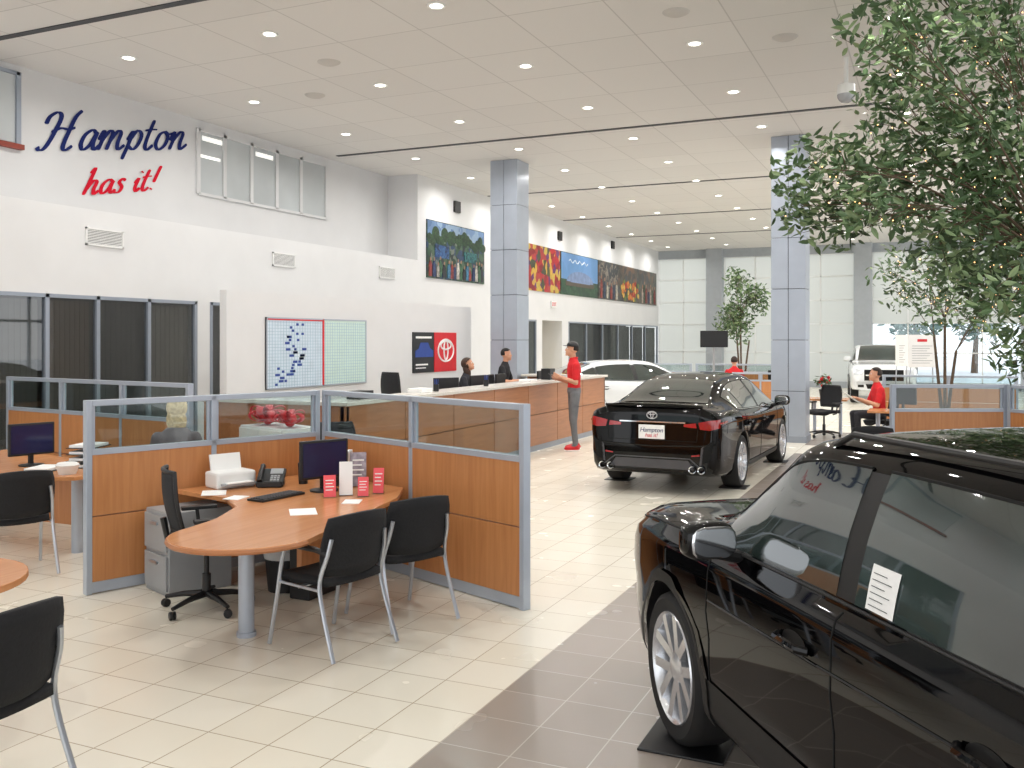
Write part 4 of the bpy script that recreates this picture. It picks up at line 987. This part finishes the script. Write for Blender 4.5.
c0=spot(742,305,27.5); cl=[]
for k in range(18):
    a=rnd.uniform(0,2*PI); r_=rnd.uniform(.1,.65); cl.append((c0+Vector((math.cos(a)*r_,math.sin(a)*r_,rnd.uniform(-.9,1.1))),1.0))
tree('round-crowned indoor tree left of the right column, beyond the desks',(c0.x,c0.y,0),cl,.38,75,.15,8,.035,1.9)
c0=spot(945,305,17.5); cl=[]
for (u,v) in [(885,275),(900,262),(915,290),(930,270),(945,300),(960,262),(975,285),(990,300),(1005,285),(1000,262),(930,315),(965,318),(900,295),(985,322),(945,280),(1020,300)]:
    cl.append((spot(u,v,rnd.uniform(16.6,18.4)),1.0))
tree('spreading indoor tree behind the right glass partition, with string lights',(c0.x,c0.y,0),cl,.36,62,.13,12,.035,1.7,1)
for i in range(4):
    x=-1+3.2*i; t=thing('outdoor_tree','hazy tree outside the far windows, %s from the left'%ORD[i],'tree',(x,58+3*(i%2),-.05))
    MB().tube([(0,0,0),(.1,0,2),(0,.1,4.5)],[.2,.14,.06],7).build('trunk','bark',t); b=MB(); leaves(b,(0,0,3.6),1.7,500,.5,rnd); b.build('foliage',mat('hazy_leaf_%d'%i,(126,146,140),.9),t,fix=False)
# ---------------------------------------------------------------- right and far furniture
partition('glass-topped wood partition at the right, behind the near car',(-.5,12.9),(.85,13.5),1,1.33,1.0)
partition('glass-topped wood partition running off the right edge',(.88,13.45),(2.4,12.2),1,1.33,1.0)
partition('far wood partition with glass top, left of the far tree',(-8.2,25.3),(-6.1,25.6),2,1.25,1.02)
partition('far wood partition with glass top, below the wall-high television',(-6.0,25.6),(-3.9,25.9),2,1.25,1.02)
partition('far wood partition beside the right column, nearest the red-shirted desk worker',(-4.55,23.3),(-3.2,23.5),2,1.1,.9)
partition('far wood partition beyond the white sign boards',(-1.0,21.6),(1.6,21.8),2,1.15,.9)
for i,(x,y) in enumerate([(-4.05,24.85),(-.2,16.9),(-1.95,19.8)]):
    t=thing('desk',['far wood desk of the distant red-shirted worker','wood desk of the seated red-shirted person at right','small wood table beside the right column'][i],'desk',(x,y,0))
    w_=[.8,.8,.4][i]; MB().bx(-w_,w_,-.35,.35,.685,.72).build('tabletop','woodh',t,bevel=.004)
    for s_ in (-1,1): MB().cyl((s_*(w_-.15),0),.035,0,.685,14).build('leg','alu',t,smooth=True)
monitor('distant monitor on the desk right of the column',(-.45,16.95,DZ),R(150)); monitor('distant monitor on the far desk under the television',(-3.7,24.9,DZ),R(180))
t=thing('flower_arrangement','red and dark plant arrangement on the small table beside the right column','plant',(-2.02,19.8,.72))
MB().lathe([(0,0),(.07,0),(.1,.18),(.09,.18),(0,.03)],16).build('vase','black',t,smooth=True); b=MB(); leaves(b,(0,0,.32),.16,90,.10,rnd); b.build('foliage','leaf',t,fix=False)
for k in range(9): MB().ell((rnd.uniform(-.1,.1),rnd.uniform(-.1,.1),rnd.uniform(.22,.45)),(.035,.035,.035),8,6).build('blossom','red',t,smooth=True)
p=spot(714,339,24.6)
t=thing('television','black television on a tall pole above the far desks','television',(p.x,p.y,0),R(20))
MB().cyl((0,.05),.03,0,p.z,14).build('pole','grey',t); MB().cyl((0,.05),.3,0,.03,24).build('base','grey',t); MB().bx(-.36,.36,-.04,.03,p.z-.22,p.z+.22).build('housing','black',t,bevel=.01); MB().bx(-.34,.34,-.043,-.041,p.z-.2,p.z+.2).build('screen',mat('tv_off',(16,18,22),.5),t)
for i,(u,d,w_) in enumerate([(922,21,.62),(902,22,.3)]):
    p=spot(u,350,d); t=thing('sign_board',['large white information board with red heading on a stand','narrow white price sign beside the large information board'][i],'sign',(p.x,p.y,0),R(24))
    MB().bx(-w_/2,w_/2,-.01,.01,1.28,2.02).build('panel','paper',t); 
    if i==0: MB().bx(-w_/2+.2,w_/2-.2,-.014,-.011,1.86,1.92).build('heading','red',t)
    b=MB()
    for k in range(8): b.bx(-w_/2+.08,w_/2-.08-.1*(k%3)*w_,-.014,-.011,1.76-k*.055,1.77-k*.055)
    b.build('printed_lines','grey',t)
    for s_ in (-1,1): MB().tube([(s_*w_*.4,.02,1.28),(s_*w_*.5,.1,0.01)],.015,8).build('leg','steel',t)
# ---------------------------------------------------------------- people
def capsule(mb,a,b,ra,rb,n=12):
    a=Vector(a);b=Vector(b); d=b-a; L=d.length
    if L<1e-6: return
    q=d.normalized().to_track_quat('Z','Y').to_matrix().to_4x4(); Mx=Matrix.Translation(a)@q
    prof=[]
    for i in range(5): th=PI/2*i/4; prof.append((ra*math.sin(th),-ra*math.cos(th)))
    for i in range(5): th=PI/2*i/4; prof.append((rb*math.cos(th),L+rb*math.sin(th)))
    mb.lathe(prof,n,Mx)
def person(label,loc,rz,J,cols,voxel=.009,hair='short',haircol=(40,28,22),cap=False,scale=1.0,shoes='black',collar=False,skin=(206,152,122)):
    t=thing('person',label,'person',loc,rz); 
    ms=[mat('skin_tone',skin,.55,var=.04,scale=15),mat('shirt',cols[0],.8,var=.1,scale=12,bump=.2),mat('trousers',cols[1],.85,var=.1,scale=12,bump=.2)]
    b=MB(); seg=[]
    def cap_(a,c,ra,rb,m):
        a=Vector(a);c=Vector(c)
        if (a-c).length<1e-5: return
        capsule(b,a,c,ra,rb); seg.append((a,c,ra,rb,m))
    pel,ch,nk,hd=[Vector(J[k]) for k in ('pelvis','chest','neck','head')]
    side=Vector((1,0,0))
    stations=[(pel+Vector((0,0,-.09)),.10,.09),(pel,.165,.115),(pel.lerp(ch,.35),.148,.10),(pel.lerp(ch,.7),.165,.108),(ch,.185,.115),(ch.lerp(nk,.45),.18,.10),(ch.lerp(nk,.75),.12,.075),(nk,.062,.06)]
    P=[]
    for c,rx,ry in stations: P.append([c+side*rx*math.cos(2*PI*k/20)+Vector((0,1,0))*ry*math.sin(2*PI*k/20) for k in range(20)])
    P=[r+[r[0]] for r in P]; b.grid(P); b.add(P[0][:20],[tuple(range(20))]); b.add(P[-1][:20],[tuple(range(19,-1,-1))])
    seg.append((pel,pel.lerp(ch,.25),.15,.14,2)); seg.append((pel.lerp(ch,.33),ch,.15,.17,1)); seg.append((ch,nk-Vector((0,0,.03)),.17,.07,1))
    cap_(nk-Vector((0,0,.03)),hd-Vector((0,.01,.06)),.055,.052,0)
    hr=J.get('hrot',0); Hm=Matrix.Translation(hd)@Matrix.Rotation(R(hr),4,'Z')@Matrix.Rotation(R(-J.get('hpitch',0)),4,'X')
    for (c,r_) in [((0,-.005,.025),(.074,.094,.095)),((0,.02,-.045),(.058,.07,.07)),((0,.088,-.015),(.012,.02,.022)),((0,.098,-.028),(.014,.014,.012)),((0,.07,.02),(.05,.022,.012)),((0,.08,-.07),(.024,.014,.009)),((0,.07,-.1),(.022,.018,.016)),((.076,-.005,-.01),(.01,.02,.03)),((-.076,-.005,-.01),(.01,.02,.03))]: b.ell(c,r_,16,12,Hm)
    seg.append((hd+Vector((0,0,.05)),hd-Vector((0,-.02,.08)),.08,.06,0))
    for s_,k in ((-1,'l'),(1,'r')):
        sh=ch+Vector((s_*.17,0,.07)); el=Vector(J['elbow_'+k]); wr=Vector(J['wrist_'+k]); md=sh.lerp(el,J.get('sleeve',.75))
        cap_(sh,md,.062,.056,1); cap_(md,el,.045,.04,0 if J.get('sleeve',.75)<1 else 1); cap_(el,wr,.041,.027,0 if not J.get('long') else 1)
        hp=Vector(J['hip_'+k]); kn=Vector(J['knee_'+k]); an=Vector(J['ankle_'+k])
        cap_(hp,kn,.088,.062,2); cap_(kn,an,.06,.042,2)
        cap_(an,an+Vector((0,.11,-.04)),.036,.028,2)
        hd_=(wr-el).normalized(); pn=Vector(J.get('palm_'+k,(0,0,-1))); pn=(pn-hd_*pn.dot(hd_)).normalized(); sd=hd_.cross(pn)*1.0
        inner=sd if (sd.x*(-s_))>0 else -sd
        for q in range(4):
            off=(q-1.5)*.021; ln=[.062,.074,.07,.055][q]
            k0=wr+hd_*.02+sd*off*.6; k1=wr+hd_*.088+sd*off; cap_(k0,k1,.015,.012,0)
            k2=k1+(hd_*.85+pn*.5).normalized()*ln*.5; k3=k2+(hd_*.45+pn*.9).normalized()*ln*.5
            cap_(k1,k2,.0098,.0088,0); cap_(k2,k3,.0088,.0075,0)
        t0=wr+hd_*.03+inner*.025; t1=t0+(hd_*.7+inner*.8+pn*.2).normalized()*.042; t2=t1+(hd_*.9+inner*.1+pn*.4).normalized()*.032
        cap_(t0,t1,.013,.0105,0); cap_(t1,t2,.0105,.0085,0)
    o=b.build('tmp',ms[0],None,fix=False)
    md_=o.modifiers.new('r','REMESH'); md_.mode='VOXEL'; md_.voxel_size=voxel; md_.use_smooth_shade=True
    sm=o.modifiers.new('s','SMOOTH'); sm.factor=.5; sm.iterations=3
    bpy.context.view_layer.update(); dg=bpy.context.evaluated_depsgraph_get(); me=bpy.data.meshes.new_from_object(o.evaluated_get(dg)); bpy.data.objects.remove(o)
    me.name='body'; me.materials.clear()
    for m_ in ms: me.materials.append(m_)
    for p in me.polygons:
        c=p.center; best=9; bm_=0
        for a,e,ra,rb,mi in seg:
            d=e-a; f=max(0,min(1,(c-a).dot(d)/d.length_squared)); ds=(c-(a+d*f)).length-(ra+(rb-ra)*f)
            if ds<best: best=ds; bm_=mi
        p.material_index=bm_; p.use_smooth=True
    bo=bpy.data.objects.new('body',me); COL.objects.link(bo); bo.parent=t
    hm=mat('hair',haircol,.7,var=.25,scale=40)
    if hair=='short': MB().ell((0,-.012,.035),(.083,.102,.100),20,16,Hm,keep=lambda c:(c.z>.35 or c.y<-.1) and c.z>-.45 and not (c.y>.75 and c.z<.5)).build('hair',hm,t,smooth=True,solid=.008)
    else:
        MB().ell((0,-.015,.03),(.092,.108,.105),20,16,Hm,keep=lambda c:(c.z>.3 or c.y<.15) and not (c.y>.7 and c.z<.55)).build('hair',hm,t,smooth=True,solid=.012)
        MB().ell((0,-.06,-.09),(.095,.065,.13),18,12,Hm).build('hair',hm,t,smooth=True)
    if cap:
        cb=MB().ell((0,-.008,.05),(.087,.106,.095),20,14,Hm,keep=lambda c:c.z>.0); cb.build('cap',M['black'],t,smooth=True,solid=.006)
        P=[[Hm@Vector((.075*math.sin(a)*.98,.085+rr*.075*math.cos(a),.052-.012*rr)) for a in [R(-80+160*i/12) for i in range(13)]] for rr in (0,.5,1)]
        MB().grid(P).build('cap_brim',M['black'],t,smooth=True,solid=.006)
    eb=MB(); ir=MB()
    for s_ in (-1,1): eb.ell((s_*.03,.078,.008),(.013,.009,.008),10,8,Hm); ir.ell((s_*.03,.086,.008),(.0055,.003,.0055),8,6,Hm)
    e_=eb.build('eyes','paper',t,smooth=True); ir.build('iris','joint',e_)
    MB().ell((0,.092,-.068),(.021,.005,.005),10,6,Hm).build('lips','lips',t,smooth=True)
    for k in 'lr':
        an=Vector(J['ankle_'+k]); z0=an.z-.085
        sb=MB().ell((an.x,an.y+.055,z0+.045),(.045,.135,.045),16,10); sb.ell((an.x,an.y-.01,z0+.07),(.043,.055,.045),14,8); so=sb.build('shoe',M[shoes],t,smooth=True)
        MB().ell((an.x,an.y+.055,z0+.012),(.047,.138,.012),16,6).build('sole',M['paper'] if shoes=='red' else M['black'],so,smooth=True)
    if collar: MB().tube([nk+Vector((.07*math.cos(2*PI*i/16),.068*math.sin(2*PI*i/16)-.0,-.015-.02*math.sin(2*PI*i/16))) for i in range(16)],.012,6,closed=True).build('collar',ms[1],t,smooth=True)
    t.scale=(scale,)*3
    return t
JS=dict(pelvis=(0,0,.97),chest=(0,.0,1.33),neck=(0,.01,1.53),head=(0,.04,1.665),hip_l=(-.095,0,.93),hip_r=(.095,0,.93),knee_l=(-.105,.03,.5),knee_r=(.11,-.0,.5),ankle_l=(-.11,-.0,.085),ankle_r=(.12,-.06,.085),
 elbow_l=(-.24,.02,1.13),elbow_r=(.24,.02,1.12),wrist_l=(-.12,.26,1.22),wrist_r=(.1,.27,1.18),palm_l=(.8,.1,.3),palm_r=(-.6,.2,.5),sleeve=.75,hpitch=-12)
MR=R(122)
man=person('man in red polo shirt, grey trousers and black cap standing at the counter',(-5.64,15.05,0),MR,JS,((206,26,34),(112,114,118)),.0065,'short',(40,30,24),True,1.04,'red',True)
def wl(o,rz,s_,p): 
    return (o[0]+s_*(p[0]*math.cos(rz)-p[1]*math.sin(rz)),o[1]+s_*(p[0]*math.sin(rz)+p[1]*math.cos(rz)),s_*p[2])
tg=MB().bx(-.036,.036,-.075,.075,-.004,.004).build('smartphone','black',loc=wl((-5.64,15.05),MR,1.04,(-.0,.37,1.235)),bevel=.003); tg.rotation_euler=(R(35),0,MR); tag(tg,'dark smartphone held by the standing man in red','phone')
def seated(sh,arm=.0,lean=.0,sleeve=.75,long=False,hrot=0,hpitch=-8):
    p=sh+.09
    return dict(pelvis=(0,0,p+.02),chest=(0,.03+lean,p+.37),neck=(0,.05+lean,p+.56),head=(0,.08+lean,p+.70),hip_l=(-.09,.02,p),hip_r=(.09,.02,p),knee_l=(-.13,.42,p+.01),knee_r=(.13,.42,p+.01),ankle_l=(-.13,.40,max(.085,p-.42)),ankle_r=(.13,.40,max(.085,p-.42)),
     elbow_l=(-.24,.12+lean,p+.18),elbow_r=(.24,.12+lean,p+.18),wrist_l=(-.13,.36+lean,p+.2+arm),wrist_r=(.13,.36+lean,p+.2+arm),sleeve=1.0 if long else sleeve,long=long,hrot=hrot,hpitch=hpitch)
def stool(label,loc,rz,sh):
    return office_chair(label,loc,rz,sh,sh+.45)
person('receptionist with dark hair looking down behind the counter, left of the two',(-7.8,15.1,0),R(-75),seated(.66,hpitch=-20),((36,36,44),(40,40,46)),.011,'long',(62,42,30))
stool('black task chair under the left receptionist',(-7.8,15.1,0),R(-75),.60)
person('short-haired receptionist in black top behind the counter, right of the two',(-7.65,16.45,0),R(-80),seated(.82,hpitch=-5),((24,24,28),(40,40,46)),.011,'short',(26,20,18))
stool('black task chair under the right receptionist',(-7.65,16.45,0),R(-80),.76)
person('blonde person seated behind the cubicle glass, back to the view',(-6.62,6.80,0),R(35),seated(.43,long=True),((120,112,116),(60,62,80)),.011,'long',(222,198,156))
stool('grey-black task chair under the blonde person',(-6.62,6.80,0),R(35),.37)
person('distant desk worker in a red shirt below the far tree',(-4.65,24.1,0),R(10),seated(.56),((206,26,34),(40,40,46)),.014,'short',(50,34,26))
stool('task chair of the distant red-shirted worker',(-4.65,24.1,0),R(10),.50)
person('person in a red shirt seated at the right desks reading a paper',(-.85,17.5,0),R(110),seated(.5,arm=.08),((206,26,34),(34,34,40)),.011,'short',(40,28,22))
stool('task chair of the red-shirted reader at right',(-.85,17.5,0),R(110),.44)
q=wl((-.85,17.5),R(110),1,(0,.5,.9)); tg=MB().bx(-.11,.11,-.15,.15,-.002,.002).build('paper_sheet','paper',loc=q); tg.rotation_euler=(R(35),0,R(110)); tag(tg,'white paper held by the seated person in red at right','paper')
